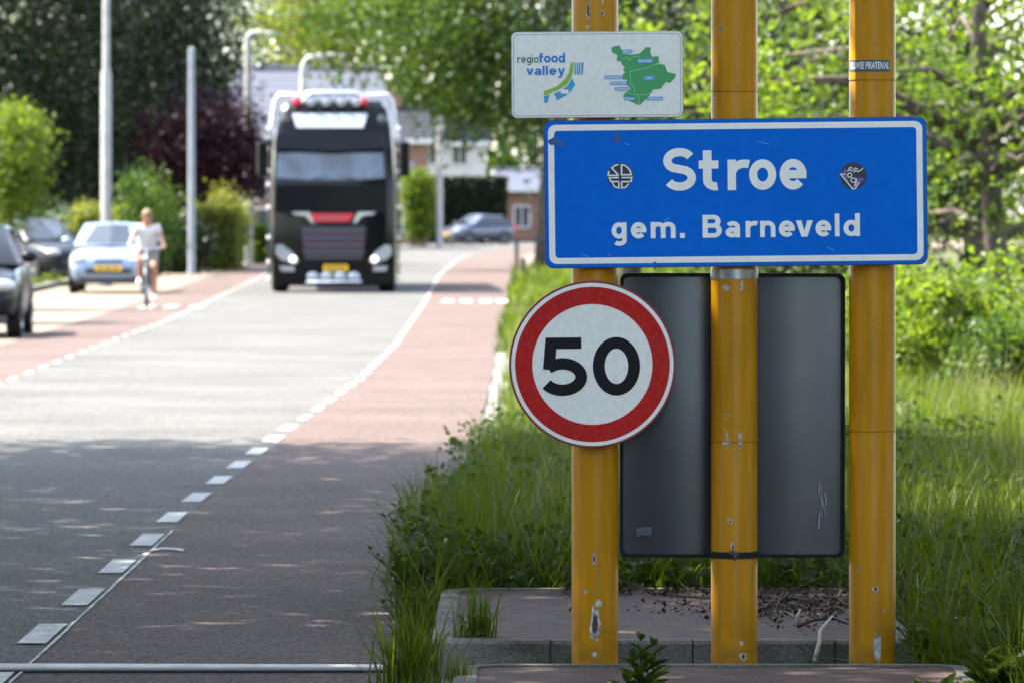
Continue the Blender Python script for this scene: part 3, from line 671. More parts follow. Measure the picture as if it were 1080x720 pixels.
zpoly([(395, 275), (425, 248), (460, 265)], 1.1); zpoly([(395, 305), (430, 282), (465, 300), (530, 250)], 1.1, y=-.0033)
zpoly(arc(345, 345, 28, 30, 0, 360, 14)[:-1], 1.1, True); zpoly(arc(395, 415, 34, 30, 0, 360, 14)[:-1], 1.1, True)
zpoly([(405, 500), (430, 450), (440, 390)], 1.3, y=-.0034)
mb.build('emblem', M['sticker_white'], st)
# old glue marks
rr = random.Random(4)
for px, py, a, b in ((585, 147, 7, 5), (592, 150, 6, 4), (651, 145, 4, 8), (690, 279, 2, 6)):
    mb = MB(); sheet(mb, [((px-776+a*math.cos(i/9*6.283)*rr.uniform(.6, 1.1))*u, -(py-203.3+b*math.sin(i/9*6.283)*rr.uniform(.6, 1.1))*u) for i in range(9)], -.0026-.0002*rr.random())
    mb.build('glue_mark', M['scuff'], bs)
for px, py, L in ((612, 266, 9), (660, 150, 5), (800, 150, 12), (872, 262, 8), (700, 232, 6), (640, 268, 4)):
    a = rr.uniform(-.5, .5); mb = MB(); add_strokes(mb, [([((px-776)*u, -(py-203.3)*u), ((px+L*math.cos(a)-776)*u, -(py+L*math.sin(a)-203.3)*u)], False)], .7*u, lambda a, b: (a, b), -.0027); mb.build('scratch', M['map_label'], bs)

# --- white region sign above
RD = SD-.004
rs_, L2, u2 = flat_thing('region_sign', 'small white sign with green region map above the blue sign', 'sign', 629.8, 79, RD, -R(.4))
hw, hh = 90.6*u2, 45.5*u2
MB().prism(rrect(-hw, -hh, hw, hh, 6*u2), 0, .018).build('panel', M['galv'], rs_, bevel=.0015)
sheet(MB(), rrect(-hw+.8*u2, -hh+.8*u2, hw-.8*u2, hh-.8*u2, 5.5*u2), -.001).build('face', M['sign_white'], rs_)
mb = MB(); ring(mb, rrect(-hw+2.2*u2, -hh+2.2*u2, hw-2.2*u2, hh-2.2*u2, 5*u2), rrect(-hw+2.9*u2, -hh+2.9*u2, hw-2.9*u2, hh-2.9*u2, 4.6*u2), -.0016); mb.build('border_line', M['thin_grey'], rs_)
def zm(zx, zy): return ((630+zx/9-629.8)*u2, -(40+zy/9-79)*u2)
mp = [(135, 95), (180, 80), (215, 75), (222, 105), (240, 120), (240, 155), (330, 165), (400, 155), (450, 110), (455, 95), (500, 95), (512, 120), (500, 135), (520, 185), (580, 180), (590, 240), (560, 250), (640, 262), (665, 330), (745, 350), (740, 385), (690, 435), (650, 425), (600, 490), (530, 495), (490, 560), (430, 615), (405, 640), (380, 640), (310, 605), (240, 560), (270, 515), (300, 510), (320, 480), (280, 450), (280, 400), (240, 400), (240, 350), (265, 330), (245, 310), (260, 285), (230, 250), (225, 225), (185, 225), (190, 165), (140, 140)]
mapo = sheet(MB(), [zm(*p) for p in mp], -.0020).build('region_map', M['map_green'], rs_)
mb = MB(); zs = zm
def zpoly(pts, w_, closed=False, y=-.0026):
    add_strokes(mb, [([zs(*p) for p in pts], closed)], w_*u2, lambda a, b: (a, b), y)
for i, pl in enumerate(([(225, 215), (260, 190), (290, 190), (305, 220), (335, 185), (400, 180)], [(310, 322), (480, 290), (520, 265), (600, 252)], [(312, 320), (315, 440), (350, 480), (350, 530)], [(270, 520), (340, 540), (370, 545), (460, 545), (500, 530)], [(370, 545), (395, 580), (390, 635)])): zpoly(pl, .9, y=-.0026-.0002*i)
mb.build('border_line', M['map_line'], mapo)
for i, (x0, y0, x1, y1, tx) in enumerate(((235, 117, 335, 150, 'Nijkerk'), (383, 203, 526, 245, 'Barneveld'), (440, 365, 546, 408, 'Ede'), (68, 360, 236, 393, 'Scherpenzeel'), (120, 418, 280, 450, 'Renswoude'), (165, 472, 320, 503, 'Veenendaal'), (252, 565, 356, 597, 'Rhenen'), (468, 565, 620, 597, 'Wageningen'))):
    a, b = zm(x0, y1), zm(x1, y0)
    lb = sheet(MB(), rrect(a[0], a[1], b[0], b[1], .8*u2, 3), -.0036).build('name_plate', M['map_label'], mapo)
    c = ((a[0]+b[0])/2, (a[1]+b[1])/2)
    font_text('name_lettering', tx, 2.9*u2, M['map_text'], rs_, Matrix(((1, 0, 0, c[0]), (0, 0, 0, -.0042), (0, 1, 0, c[1]), (0, 0, 0, 1))), bold=.0002, fit=(b[0]-a[0])*.84 if tx != 'Ede' else None)
def zl(zx, zy): return ((535+zx/10.284-629.8)*u2, -(50+zy/10.284-79)*u2)
lg = sheet(MB(), [zl(*p) for p in [(690, 165), (716, 165), (716, 250), (695, 325), (645, 405), (560, 455), (490, 490), (395, 520), (395, 470), (450, 457), (540, 420), (620, 350), (670, 270)]], -.0021).build('emblem', M['logo_green'], rs_)
mb = MB()
sheet(mb, [zl(*p) for p in [(700, 335), (738, 405), (700, 460), (640, 520), (540, 575), (505, 500), (580, 470), (655, 415)]], -.0019)
sheet(mb, [zl(*p) for p in [(398, 525), (455, 512), (440, 590), (415, 605), (398, 600)]], -.0019)
for a, b, c in ((728, 742, 730), (752, 764, 756), (774, 790, 778), (802, 830, 806)): sheet(mb, [zl(a, 165), zl(b, 165), zl(c+14, 298), zl(c-2, 298)], -.0020)
mb.build('emblem', M['logo_teal'], rs_)
mb = MB(); sheet(mb, [zl(*p) for p in [(572, 452), (665, 460), (662, 505), (580, 500)]], -.0028)
zs = zl; zpoly([(455, 600), (488, 470), (520, 600)], .8, y=-.0029)
mb.build('emblem', M['sign_white'], rs_)
def lw(zx): return zl(zx, 0)[0]
def lh(zy): return zl(0, zy)[1]
mb = MB(); text_fit(mb, 'regio', lw(110), lw(341), lh(166), (166-104)/10.284*u2, .22, -.0021, .16); mb.build('lettering', M['logo_darkgreen'], rs_)
mb = MB(); text_fit(mb, 'food', lw(345), lw(629), lh(165), 76/10.284*u2, .27, -.0021, .09); mb.build('lettering', M['logo_blue'], rs_); mb = MB(); text_fit(mb, 'valley', lw(207), lw(625), lh(299), 72/10.284*u2, .26, -.0021, .14); mb.build('lettering', M['logo_blue'], rs_)

# --- round speed sign
VD = PD-PR-.045
ss, L3, u3 = flat_thing('speed_limit_sign', 'round speed limit sign reading 50 with red ring', 'sign', 624.8, 384.2, VD, -R(.5))
CIR = lambda r, n=72: arc(0, 0, r*u3, r*u3, 0, 360, n)[:-1]
MB().prism(CIR(88), 0, .026).build('panel', M['sign_rim'], ss, smooth=40, bevel=.0015)
sheet(MB(), CIR(85.6), -.0012).build('face', M['sign_white'], ss)
mb = MB(); ring(mb, CIR(81.6), CIR(63.4), -.0020); mb.build('red_ring', M['sign_red'], ss)
def n5(zx): return (520+zx/2.251-624.8)*u3
def m5(zy): return -(280+zy/2.251-384.2)*u3
mb = MB(); xh = (308-170)/2.251*u3/1.4
text_fit(mb, '5', n5(114), n5(223), m5(308), xh, .275, -.0022); text_fit(mb, '0', n5(237), n5(349), m5(308), xh, .275, -.0022)
mb.build('lettering', M['sign_black'], ss)
for z in (.13, -.14): MB().box((0, .034, z), (.13, .014, .03)).build('bracket', M['galv'], ss)

# --- grey panel seen from behind
GD = PD+PR+.03
gp, L4, u4 = flat_thing('grey_sign', 'grey rectangular sign seen from its back behind the poles', 'sign', 772.5, 438, GD, R(.1))
gw, gh = 118.5*u4, 149.5*u4
mb = MB(); nx = 40; vs = []
for i in range(nx+1):
    x = -gw+.003+(2*gw-.006)*i/nx; q = abs(x)/gw; zz = gh-.003-(8*u4*(1-math.sqrt(max(0, 1-max(0, (abs(x)-gw+8*u4)/(8*u4))**2))) if abs(x) > gw-8*u4 else 0)
    y = .016+.0055*math.cos(2*math.pi*q)
    for j in range(9):
        v = -1+j/4; vs.append((x, y+.004*v*v, zz*v))
mb.add(vs, [(i*9+j, (i+1)*9+j, (i+1)*9+j+1, i*9+j+1) for i in range(nx) for j in range(8)]); mb.build('panel', M['panel'], gp, smooth=180)
mb = MB(); a, b = rrect(-gw-.001, -gh-.001, gw+.001, gh+.001, 8*u4), rrect(-gw+3.5*u4, -gh+3.5*u4, gw-3.5*u4, gh-3.5*u4, 6*u4); n = len(a)
vs = [(x, .026, z) for x, z in a]+[(x, 0, z) for x, z in a]+[(x, -.001, z) for x, z in b]+[(x, .0115, z) for x, z in b]
mb.add(vs, [(l*n+i, l*n+(i+1) % n, (l+1)*n+(i+1) % n, (l+1)*n+i) for l in range(3) for i in range(n)]); mb.build('flange', M['panel_rim'], gp, smooth=40)
for py in (290, 584): MB().box((0, -.008, -(py-438)*u4), (.15, .02, .022)).build('mounting_rail', M['galv'], gp)
mb = MB(); sheet(mb, [((x-772.5)*u4, -(y-438)*u4) for x, y in ((671, 557), (680, 555.5), (688, 556), (687, 565), (678, 564), (672, 566))], .0085); mb.build('sticker_remains', M['panel_sticker'], gp)
rr = random.Random(8)
for i in range(7):
    mb = MB()
    x = 868+rr.uniform(-7, 8); y = 515+rr.uniform(-8, 25)
    add_strokes(mb, [([((x-772.5)*u4, -(y-438)*u4), ((x+rr.uniform(-2, 3)-772.5)*u4, -(y+rr.uniform(8, 22)-438)*u4)], False)], rr.uniform(.6, 1.3)*u4, lambda a, b: (a, b), .0085-.0002*i); mb.build('scratch', M['thin_grey'], gp)

# ------------------------------------------------------------------ vehicles
def wheel(root, x, y, r, wd, side, rimmat='chrome'):
    T = Matrix.Translation((x, y, r)) @ Matrix.Rotation(R(90), 4, 'Y')
    h = wd/2
    wl = MB().lathe([(r*.62, -h), (r*.9, -h), (r, -h*.7), (r, h*.7), (r*.9, h), (r*.62, h), (r*.60, 0), (r*.62, -h)], T, 28).build('wheel', M['tyre'], root, smooth=40)
    mb = MB().lathe([(1e-3, side*h*.75), (r*.16, side*h*.78), (r*.2, side*h*.6), (r*.55, side*h*.85), (r*.615, side*h*.9), (r*.61, -side*h*.4), (1e-3, -side*h*.4)], T, 28)
    for i in range(5):
        a = i*2*math.pi/5; mb.tube([T @ Vector((r*.15*math.cos(a), r*.15*math.sin(a), side*h*.74)), T @ Vector((r*.58*math.cos(a), r*.58*math.sin(a), side*h*.84))], r*.06, 6)
    mb.build('rim', M[rimmat], wl, smooth=40)
def car(label, loc, rz, paint, L=4.0, W=1.68, H=1.46, group='parked cars', hood=.92):
    root = empty('parked_car', loc, rz, label, 'car', group); w = W/2; h = L/2; q = hood/.92
    st = [(-h, .66, .34, .56*q), (-h+.07, .86, .24, .70*q), (-h+.32, .97, .19, .80*q), (-h+.70, 1, .18, .87*q), (-h+1.08, 1, .18, .93*q), (-.2, 1, .18, .95*q), (.7, 1, .18, .97*q), (h-.6, .99, .2, .98*q), (h-.15, .93, .24, .96*q), (h, .78, .34, .82*q)]
    mb = MB(); n = 0; vs = []
    for y, k, z0, z1 in st:
        m_ = z0+(z1-z0)*.5; rg = [(-w*k*.86, z0), (-w*k*.97, z0+.08), (-w*k, m_), (-w*k*.985, m_+(z1-m_)*.55), (-w*k*.92, z1-.03), (-w*k*.6, z1+.01), (0, z1+.03), (w*k*.6, z1+.01), (w*k*.92, z1-.03), (w*k*.985, m_+(z1-m_)*.55), (w*k, m_), (w*k*.97, z0+.08), (w*k*.86, z0)]
        n = len(rg); vs += [(x, y, z) for x, z in rg]
    fs = [(i*n+j, i*n+(j+1) % n, (i+1)*n+(j+1) % n, (i+1)*n+j) for i in range(len(st)-1) for j in range(n)]
    fs += [tuple(range(n))[::-1], tuple(range((len(st)-1)*n, len(st)*n))]
    body = mb.add(vs, fs).build('body', M[paint], root, sub=2)
    # cabin
    zb = .93*q; zt = H; fb, ft, rt, rb = -h+1.0, -h+1.78, h-.75, h-.12
    wb, wt = w*.93, w*.70
    cab = [(-wb, fb, zb), (wb, fb, zb), (wb, rb, zb), (-wb, rb, zb), (-wt, ft, zt-.03), (wt, ft, zt-.03), (wt*.98, rt, zt-.05), (-wt*.98, rt, zt-.05), (0, ft-.10, zt+.0), (0, rt+.05, zt-.02), (0, fb-.16, zb+.02), (0, rb+.06, zb)]
    mb = MB(); mb.add(cab, [(0, 10, 8, 4), (10, 1, 5, 8), (1, 2, 6, 5), (2, 11, 9, 6), (11, 3, 7, 9), (3, 0, 4, 7), (4, 8, 9, 7), (8, 5, 6, 9)])
    mb.build('cabin', M[paint], root, smooth=50, bevel=.05)
    C = [Vector(v) for v in cab]
    def pane(name, a, b, c, d, i0=.07, i1=.10, off=.006, lowr=.06):
        def pt(s, t): return (a.lerp(b, s)).lerp(d.lerp(c, s), t)
        pts = [pt(i0, lowr), pt(1-i0, lowr), pt(1-i0, 1-i1), pt(i0, 1-i1)]; nn = (pts[1]-pts[0]).cross(pts[3]-pts[0]).normalized()
        cc = sum(C, Vector())/len(C)
        if nn.dot(pts[0]-cc) < 0: nn = -nn
        mb = MB(); mb.add([p+nn*off for p in pts]+[p-nn*.004 for p in pts], [(0, 1, 2, 3), (0, 1, 5, 4), (1, 2, 6, 5), (2, 3, 7, 6), (3, 0, 4, 7)]); return mb.build(name, M['glass'], root)
    def pane2(name, l, m_, r, tr_, tm, tl):
        mb = MB(); a = [l.lerp(r, .06), m_, r.lerp(l, .06)]; b = [tl.lerp(tr_, .09), tm, tr_.lerp(tl, .09)]
        lo = [a[i].lerp(b[i], .05) for i in range(3)]; hi = [a[i].lerp(b[i], .90) for i in range(3)]
        s = -1 if m_.y < 0 else 1; o = Vector((0, s*.008, .006)); vs = [p+o for p in lo+hi]; mb.add(vs, [(0, 1, 4, 3), (1, 2, 5, 4)]); return mb.build(name, M['glass'], root)
    pane2('windscreen', C[0], C[10], C[1], C[5], C[8], C[4]); pane2('rear_window', C[3], C[11], C[2], C[6], C[9], C[7])
    for a, b, c, d in ((C[0], C[3], C[7], C[4]), (C[1], C[2], C[6], C[5])):
        mid_b, mid_t = a.lerp(b, .48), d.lerp(c, .48)
        pane('side_window', a.lerp(b, .06), mid_b, mid_t, d, .03); pane('side_window', mid_b, b, c, mid_t, .04)
    for s in (-1, 1):
        hl = MB(); hl.ball((s*w*.74, -h+.17, .66*q), (.19, .15, .095), 12, M=Matrix.Rotation(s*R(28), 4, 'Z')); hl.build('headlight', M['headlamp'], root, smooth=180)
        tl = MB(); tl.ball((s*w*.80, h-.06, .80*q), (.09, .10, .16), 10); tl.build('tail_light', M['red_lamp'], root, smooth=180)
        mi = MB(); mi.ball((s*(w+.07), fb+.18, zb+.10), (.11, .06, .075), 10); mi.build('mirror', M[paint], root, smooth=180)
        for yy in (-h+.80, h-.78):
            T = Matrix.Translation((s*(w-.012), yy, .31)) @ Matrix.Rotation(R(90), 4, 'Y')
            MB().lathe([(1e-3, s*.01), (.365, s*.014), (.37, s*-.03)], T, 28).build('wheel_arch', M['rubber'], root)
            wheel(root, s*(w-.095), yy, .305, .20, s)
    MB().box((0, -h+.015, .44*q), (W*.56, .05, .11)).build('grille', M['plastic'], root, bevel=.015)
    MB().box((0, -h+.03, .63*q), (W*.34, .07, .055), rx=R(-14)).build('upper_grille', M['plastic'], root, bevel=.01)
    pl = MB().box((0, -h-.02, .50*q), (.52, .012, .11)).build('number_plate', M['plate'], root)
    mb = MB()
    for xx in (-.19, -.135, -.06, -.005, .05, .125, .18): mb.box((xx, -h-.0275, .50*q), (.032, .003, .07))
    mb.build('plate_character', M['plastic'], pl)
    MB().box((0, -h+.08, .24), (W*.82, .10, .10)).build('bumper', M['plastic'], root, bevel=.02)
    for s in (-1, 1):
        MB().tube([(s*(w*1.0+.002), -.05, .80), (s*(w+.022), -.05, .805), (s*(w+.022), .10, .805), (s*w, .10, .80)], .010, 6).build('door_handle', M[paint], root)
    return root
car('light blue hatchback parked facing us behind the cyclist', (wx(113, 108), 109.6, 0), R(1.5), 'paint_blue', L=3.9, W=1.60, H=1.40)
car('black car at the left edge of the picture, nearest parked car', (-7.22, 72.0, 0), R(2.2), 'paint_black', L=4.2, W=1.74, H=1.47)
car('dark grey car half hidden between the black and blue cars', (wx(28, 126), 127.5, 0), R(38), 'paint_grey', L=4.0, W=1.7, H=1.44)
car('dark blue car parked far off beyond the white pole', (wx(503, 262), 262, 0), R(-52), 'paint_navy', L=3.7, W=1.6, H=1.42)

# --- truck
TD = 109.0; tk = empty('truck', (wx(352, TD), TD, 0), 0, 'tall black truck with roof lights driving towards the camera', 'truck'); tk.rotation_euler.z = R(1.9)
ts = TD/F
def tx(px): return (px-352)*ts
def tz(py): return wz(py, TD)
def tpoly(pts): return [(tx(a), tz(b)) for a, b in pts]
def tprism(name, pts, y0, y1, mt, parent=None, bevel=.01, smooth=None): return MB().prism(tpoly(pts), y0, y1).build(name, M[mt], parent or tk, bevel=bevel, smooth=smooth)
mb = MB()   # cab: lofted outline, raked front and rounded roof
secs = [(299.5, .06, 1.02), (270, .0, 1.03), (235, .02, 1.03), (192, .04, 1.02), (160, .16, 1.0), (138, .26, .97), (116, .42, .90), (106, .62, .80)]
vs = []; n = 12
for py, back, k in secs:
    hw_ = 64.5*ts*k; z = tz(py)
    ring_ = [(-hw_*.80, back-.02), (hw_*.80, back-.02), (hw_*.96, back+.07), (hw_, back+.26), (hw_, 2.2), (hw_*.95, 2.3), (-hw_*.95, 2.3), (-hw_, 2.2), (-hw_, back+.26), (-hw_*.96, back+.07)]
    n = len(ring_); vs += [(x, y, z) for x, y in ring_]
fs = [(i*n+j, i*n+(j+1) % n, (i+1)*n+(j+1) % n, (i+1)*n+j) for i in range(len(secs)-1) for j in range(n)]+[tuple(range(n)), tuple(range((len(secs)-1)*n, len(secs)*n))]
mb.add(vs, fs).build('cab', M['truck_paint'], tk, smooth=35, bevel=.03)
def fy(py):                                               # front surface of the cab at a row
    return float(np.interp(py, [s[0] for s in secs][::-1], [s[1] for s in secs][::-1]))-.02
def front(name, pts, mt, out=.02, parent=None, bevel=.006):
    """a panel lying on the raked front of the cab"""
    mb = MB(); n = len(pts); a = [(tx(x), fy(y)-out, tz(y)) for x, y in pts]; b = [(tx(x), fy(y)+.02, tz(y)) for x, y in pts]
    mb.add(a+b, [tuple(range(n)), tuple(range(2*n-1, n-1, -1))]+[(i, (i+1) % n, (i+1) % n+n, i+n) for i in range(n)])
    return mb.build(name, M[mt], parent or tk, bevel=bevel)
front('windscreen', [(293, 161), (404, 161), (406, 188), (380, 190), (324, 190), (291, 188)], 'truck_glass', .012)
front('sun_visor', [(291, 141), (403, 141), (405, 157), (352, 160), (289, 157)], 'truck_paint', .16)
front('sign_box', [(308, 120), (388, 120), (383, 135), (313, 135)], 'sign_box', .05)
front('front_panel', [(290, 195), (407, 195), (408, 224), (384, 226), (320, 226), (289, 224)], 'truck_paint', .03)
bd = front('badge_plate', [(326, 225.5), (374, 225.5), (368, 234.5), (332, 234.5)], 'truck_red', .06)
front('badge_mark', [(337, 228.3), (364, 228.3), (363, 232.2), (338, 232.2)], 'badge_grey', .064, bd, 0)
for s in (-1, 1): front('chrome_wing', [(352+s*26, 224), (352+s*44, 224), (352+s*42, 226.5), (352+s*30, 228), (352+s*24, 235), (352+s*20.5, 236)], 'chrome', .055)
gr = front('grille', [(318, 239), (386, 239), (382, 274), (322, 274)], 'plastic', .03)
for y in (242, 249.5, 257, 264.5): front('grille_bar', [(319, y), (385, y), (384, y+3.2), (320, y+3.2)], 'grille_metal', .055, gr)
for y in (246.5, 254, 261.5): front('grille_trim', [(321, y), (383, y), (383, y+.6), (321, y+.6)], 'sign_rim', .045, gr, 0)
for s in (-1, 1):
    hl = front('headlight', [(352+s*60, 259), (352+s*54, 258.5), (352+s*44, 266), (352+s*37, 275), (352+s*40, 279), (352+s*56, 274), (352+s*61, 268)], 'headlamp', .04)
    MB().ball((tx(352+s*43), fy(273)-.05, tz(273.5)), (.065, .05, .065), 12).build('lamp', M['lit_lamp'], hl, smooth=180)
    front('fog_light', [(352+s*57, 281), (352+s*42, 281), (352+s*41, 286.5), (352+s*55, 286.5)], 'headlamp', .03)
    front('side_marker', [(352+s*63, 291), (352+s*55, 291), (352+s*55, 296), (352+s*63, 296)], 'orange_lamp', .03)
front('bumper', [(288, 288), (416, 288), (416, 300), (390, 302), (314, 302), (288, 300)], 'truck_paint', .05)
npl = front('number_plate', [(341, 279.5), (367, 279.5), (367, 286.5), (341, 286.5)], 'plate', .07, None, 0)
mb = MB()
for i in range(7): mb.box((tx(344.5+i*3.1), fy(283)-.073, tz(283)), (.03, .004, .07))
mb.build('plate_character', M['plastic'], npl)
for i in range(4):
    MB().ball((tx(330+i*14.4), fy(292)-.09, tz(292)), (.125, .05, .10), 12).build('driving_light', M['headlamp'], tk, smooth=180)
mb = MB(); mb.tube([(tx(322), .05, tz(300)), (tx(324), -.1, tz(297.5)), (tx(381), -.1, tz(297.5)), (tx(383), .05, tz(300))], .03, 8); mb.build('lower_bar', M['chrome'], tk, smooth=60)
# roof light bar
lb_y = .50
mb = MB(); mb.tube([(tx(320), lb_y, tz(108)), (tx(323), lb_y, tz(100)), (tx(330), lb_y, tz(97.5)), (tx(374), lb_y, tz(97.5)), (tx(381), lb_y, tz(100)), (tx(384), lb_y, tz(108))], .045, 10); mb.build('light_bar', M['chrome'], tk, smooth=60)
for i in range(4):
    T = Matrix.Translation((tx(328+i*16), lb_y-.08, tz(107))) @ Matrix.Rotation(R(90), 4, 'X')
    rl = MB().lathe([(1e-3, -.08), (.08, -.07), (.115, 0), (.115, .04), (.10, .045)], T, 20).build('roof_lamp', M['plastic'], tk, smooth=40)
    MB().lathe([(.10, .04), (.06, .06), (1e-3, .07)], T, 20).build('lens', M['headlamp'], rl, smooth=180)
for px in (313, 383.5): MB().ball((tx(px), lb_y-.05, tz(106.5)), (.085, .08, .10), 12).build('beacon', M['red_lamp'], tk, smooth=180)
for s in (-1, 1):
    # white roof-edge wind deflectors and chrome corner rails
    mb = MB(); mb.tube([(tx(352+s*34), .78, tz(100)), (tx(352+s*57), .86, tz(99.5)), (tx(352+s*62), .88, tz(105)), (tx(352+s*65), .80, tz(120)), (tx(352+s*66.5), .6, tz(136))], [.03, .05, .045, .035, .025], 10); mb.build('corner_rail', M['trim_white'], tk, smooth=60)
    mb = MB(); mb.tube([(tx(352+s*67), .35, tz(150)), (tx(352+s*67.5), .3, tz(200)), (tx(352+s*68.5), .25, tz(250)), (tx(352+s*68.5), .25, tz(290))], .022, 8); mb.build('side_rail', M['plastic'], tk, smooth=60)
    for py in (136, 158, 181, 195, 219, 251, 277, 295): MB().ball((tx(352+s*68.6), .20, tz(py)), .045, 8).build('marker_lamp', M['trim_white'], tk, smooth=180)
    mi = MB().box((tx(352+s*75), .0, tz(168)), (.22, .16, .70)).build('mirror', M['truck_paint'], tk, bevel=.05)
    MB().tube([(tx(352+s*66), .25, tz(152)), (tx(352+s*74), .03, tz(155))], .03, 8).build('arm', M['truck_paint'], mi)
    MB().box((tx(352+s*75), .088, tz(168)), (.18, .012, .6)).build('mirror_glass', M['glass'], mi)
    mb = MB(); mb.ball((tx(352+s*51), fy(126)-.01, tz(127)), (.10, .05, .12), 10); mb.build('position_lamp', M['glass'], tk, smooth=180)
    for yy, r in ((1.35, .50), (5.0, .50), (10.0, .5), (11.3, .5), (12.6, .5)): wheel(tk, s*(tx(409)), yy, r, .34, s)
    MB().tube([(tx(352+s*22), fy(188)-.03, tz(189)), (tx(352+s*4), fy(180)-.03, tz(186))], .012, 6).build('wiper', M['plastic'], tk)
MB().box((0, 7.5, .95), (.9, 14, .3)).build('chassis', M['plastic'], tk)
MB().box((0, 8.6, 2.45), (2.2, 11.6, 2.6)).build('trailer', M['paint_black'], tk, bevel=.03)

# ------------------------------------------------------------------ cyclist and bicycle
def skin_mesh(name, verts, edges, radii, mt, parent, sub=2, root_i=0):
    me = bpy.data.meshes.new(name); me.from_pydata(verts, edges, []); o = bpy.data.objects.new(name, me); COL.objects.link(o)
    sm = o.modifiers.new('skin', 'SKIN'); sm.use_smooth_shade = True
    me.skin_vertices[0] if me.skin_vertices else None
    lay = me.skin_vertices[0].data
    for i, r in enumerate(radii):
        r = r if hasattr(r, '__len__') else (r, r); lay[i].radius = r; lay[i].use_root = (i == root_i)
    s = o.modifiers.new('sub', 'SUBSURF'); s.levels = sub; s.render_levels = sub
    bpy.context.view_layer.update(); dg = bpy.context.evaluated_depsgraph_get()
    m2 = bpy.data.meshes.new_from_object(o.evaluated_get(dg)); bpy.data.objects.remove(o)
    m2.name = name; m2.materials.clear(); m2.materials.append(M[mt]); m2.polygons.foreach_set('use_smooth', [True]*len(m2.polygons))
    o = bpy.data.objects.new(name, m2); COL.objects.link(o); o.parent = parent; return o
CD = 92.0; cxx = wx(155, CD)
bk = empty('bicycle', (cxx, CD, 0), R(2), 'dark upright bicycle ridden towards the camera on the left cycle lane', 'bicycle')
WR = .34
for yy in (-.55, .53):
    T = Matrix.Translation((0, yy, WR)) @ Matrix.Rotation(R(90), 4, 'Y')
    wl = MB().tube([T @ Vector(((WR-.02)*math.cos(2*math.pi*i/32), (WR-.02)*math.sin(2*math.pi*i/32), 0)) for i in range(33)], .02, 8, cap=False).build('wheel', M['tyre'], bk, smooth=180)
    mb = MB().tube([T @ Vector(((WR-.045)*math.cos(2*math.pi*i/32), (WR-.045)*math.sin(2*math.pi*i/32), 0)) for i in range(33)], .012, 6, cap=False)
    for i in range(14): mb.tube([T @ Vector((0, 0, .03*(-1)**i)), T @ Vector(((WR-.045)*math.cos(6.283*i/14), (WR-.045)*math.sin(6.283*i/14), 0))], .0025, 4)
    mb.tube([(-.05, yy, WR), (.05, yy, WR)], .02, 8); mb.build('rim', M['chrome'], wl, smooth=180)
    MB().tube([(0, yy+(WR+.035)*math.cos(R(a)), WR+(WR+.035)*math.sin(R(a))) for a in range(20, 190, 12)], .025, 6).build('mudguard', M['bike'], bk, smooth=60)
mb = MB()
mb.tube([(0, -.40, .86), (0, -.02, .30)], .02); mb.tube([(0, -.42, .80), (0, .06, .55)], .018); mb.tube([(0, -.02, .30), (0, .17, .84)], .017)
for s in (-1, 1): mb.tube([(s*.05, .53, WR), (s*.03, -.02, .30)], .011, 6); mb.tube([(s*.05, .53, WR), (s*.03, .13, .74)], .010, 6); mb.tube([(s*.055, -.55, WR), (s*.05, -.47, .70), (0, -.43, .78)], .014, 6)
mb.build('frame', M['bike'], bk, smooth=180)
mb = MB(); mb.tube([(0, -.42, .78), (0, -.38, .98)], .014); mb.tube([(-.29, -.10, 1.0), (-.27, -.24, 1.01), (-.12, -.38, 1.0), (0, -.39, .99), (.12, -.38, 1.0), (.27, -.24, 1.01), (.29, -.10, 1.0)], .012, 8); mb.build('handlebar', M['chrome'], bk, smooth=180)
MB().ball((0, -.50, .82), (.05, .06, .05), 10).build('headlight', M['headlamp'], bk, smooth=180)
MB().ball((0, .22, .86), (.09, .15, .045), 10).build('saddle', M['plastic'], bk, smooth=180)
mb = MB(); mb.tube([(-.05, -.02, .30), (-.055, -.14, .42), (-.16, -.14, .42)], .012, 6); mb.tube([(.05, -.02, .30), (.055, .06, .15), (.16, .06, .15)], .012, 6); mb.box((-.13, -.14, .42), (.1, .1, .025)); mb.box((.13, .06, .15), (.1, .1, .025)); mb.build('crank', M['chrome'], bk)
pe = empty('person', (cxx, CD, 0), R(2), 'cyclist in a white shirt and shorts riding towards us', 'person')
# joints (facing -Y); the rider's right hand is at -X
V_ = [(0, .20, .92), (0, .17, 1.08), (0, .12, 1.24), (0, .09, 1.34), (0, .08, 1.41), (0, .05, 1.49), (0, .035, 1.56),
      (-.09, .18, .90), (-.115, -.22, .79), (-.12, -.10, .52), (-.12, -.13, .47), (-.125, -.25, .455),
      (.09, .18, .90), (.12, -.13, .68), (.125, .06, .30), (.125, .09, .21), (.13, -.04, .185),
      (-.16, .09, 1.33), (-.235, .06, 1.18), (-.285, -.12, 1.04), (-.285, -.18, 1.025),
      (.16, .09, 1.33), (.235, .06, 1.18), (.285, -.12, 1.04), (.285, -.18, 1.025)]
E_ = [(0, 1), (1, 2), (2, 3), (3, 4), (4, 5), (5, 6), (0, 7), (7, 8), (8, 9), (9, 10), (10, 11), (0, 12), (12, 13), (13, 14), (14, 15), (15, 16), (3, 17), (17, 18), (18, 19), (19, 20), (3, 21), (21, 22), (22, 23), (23, 24)]
R_ = [(.13, .11), (.125, .095), (.145, .10), (.12, .085), .055, (.074, .085), (.078, .092), .092, .062, .045, .042, .035, .092, .062, .045, .042, .035, .062, .045, .033, .034, .062, .045, .033, .034]
body = skin_mesh('body', V_, E_, R_, 'skin', pe)
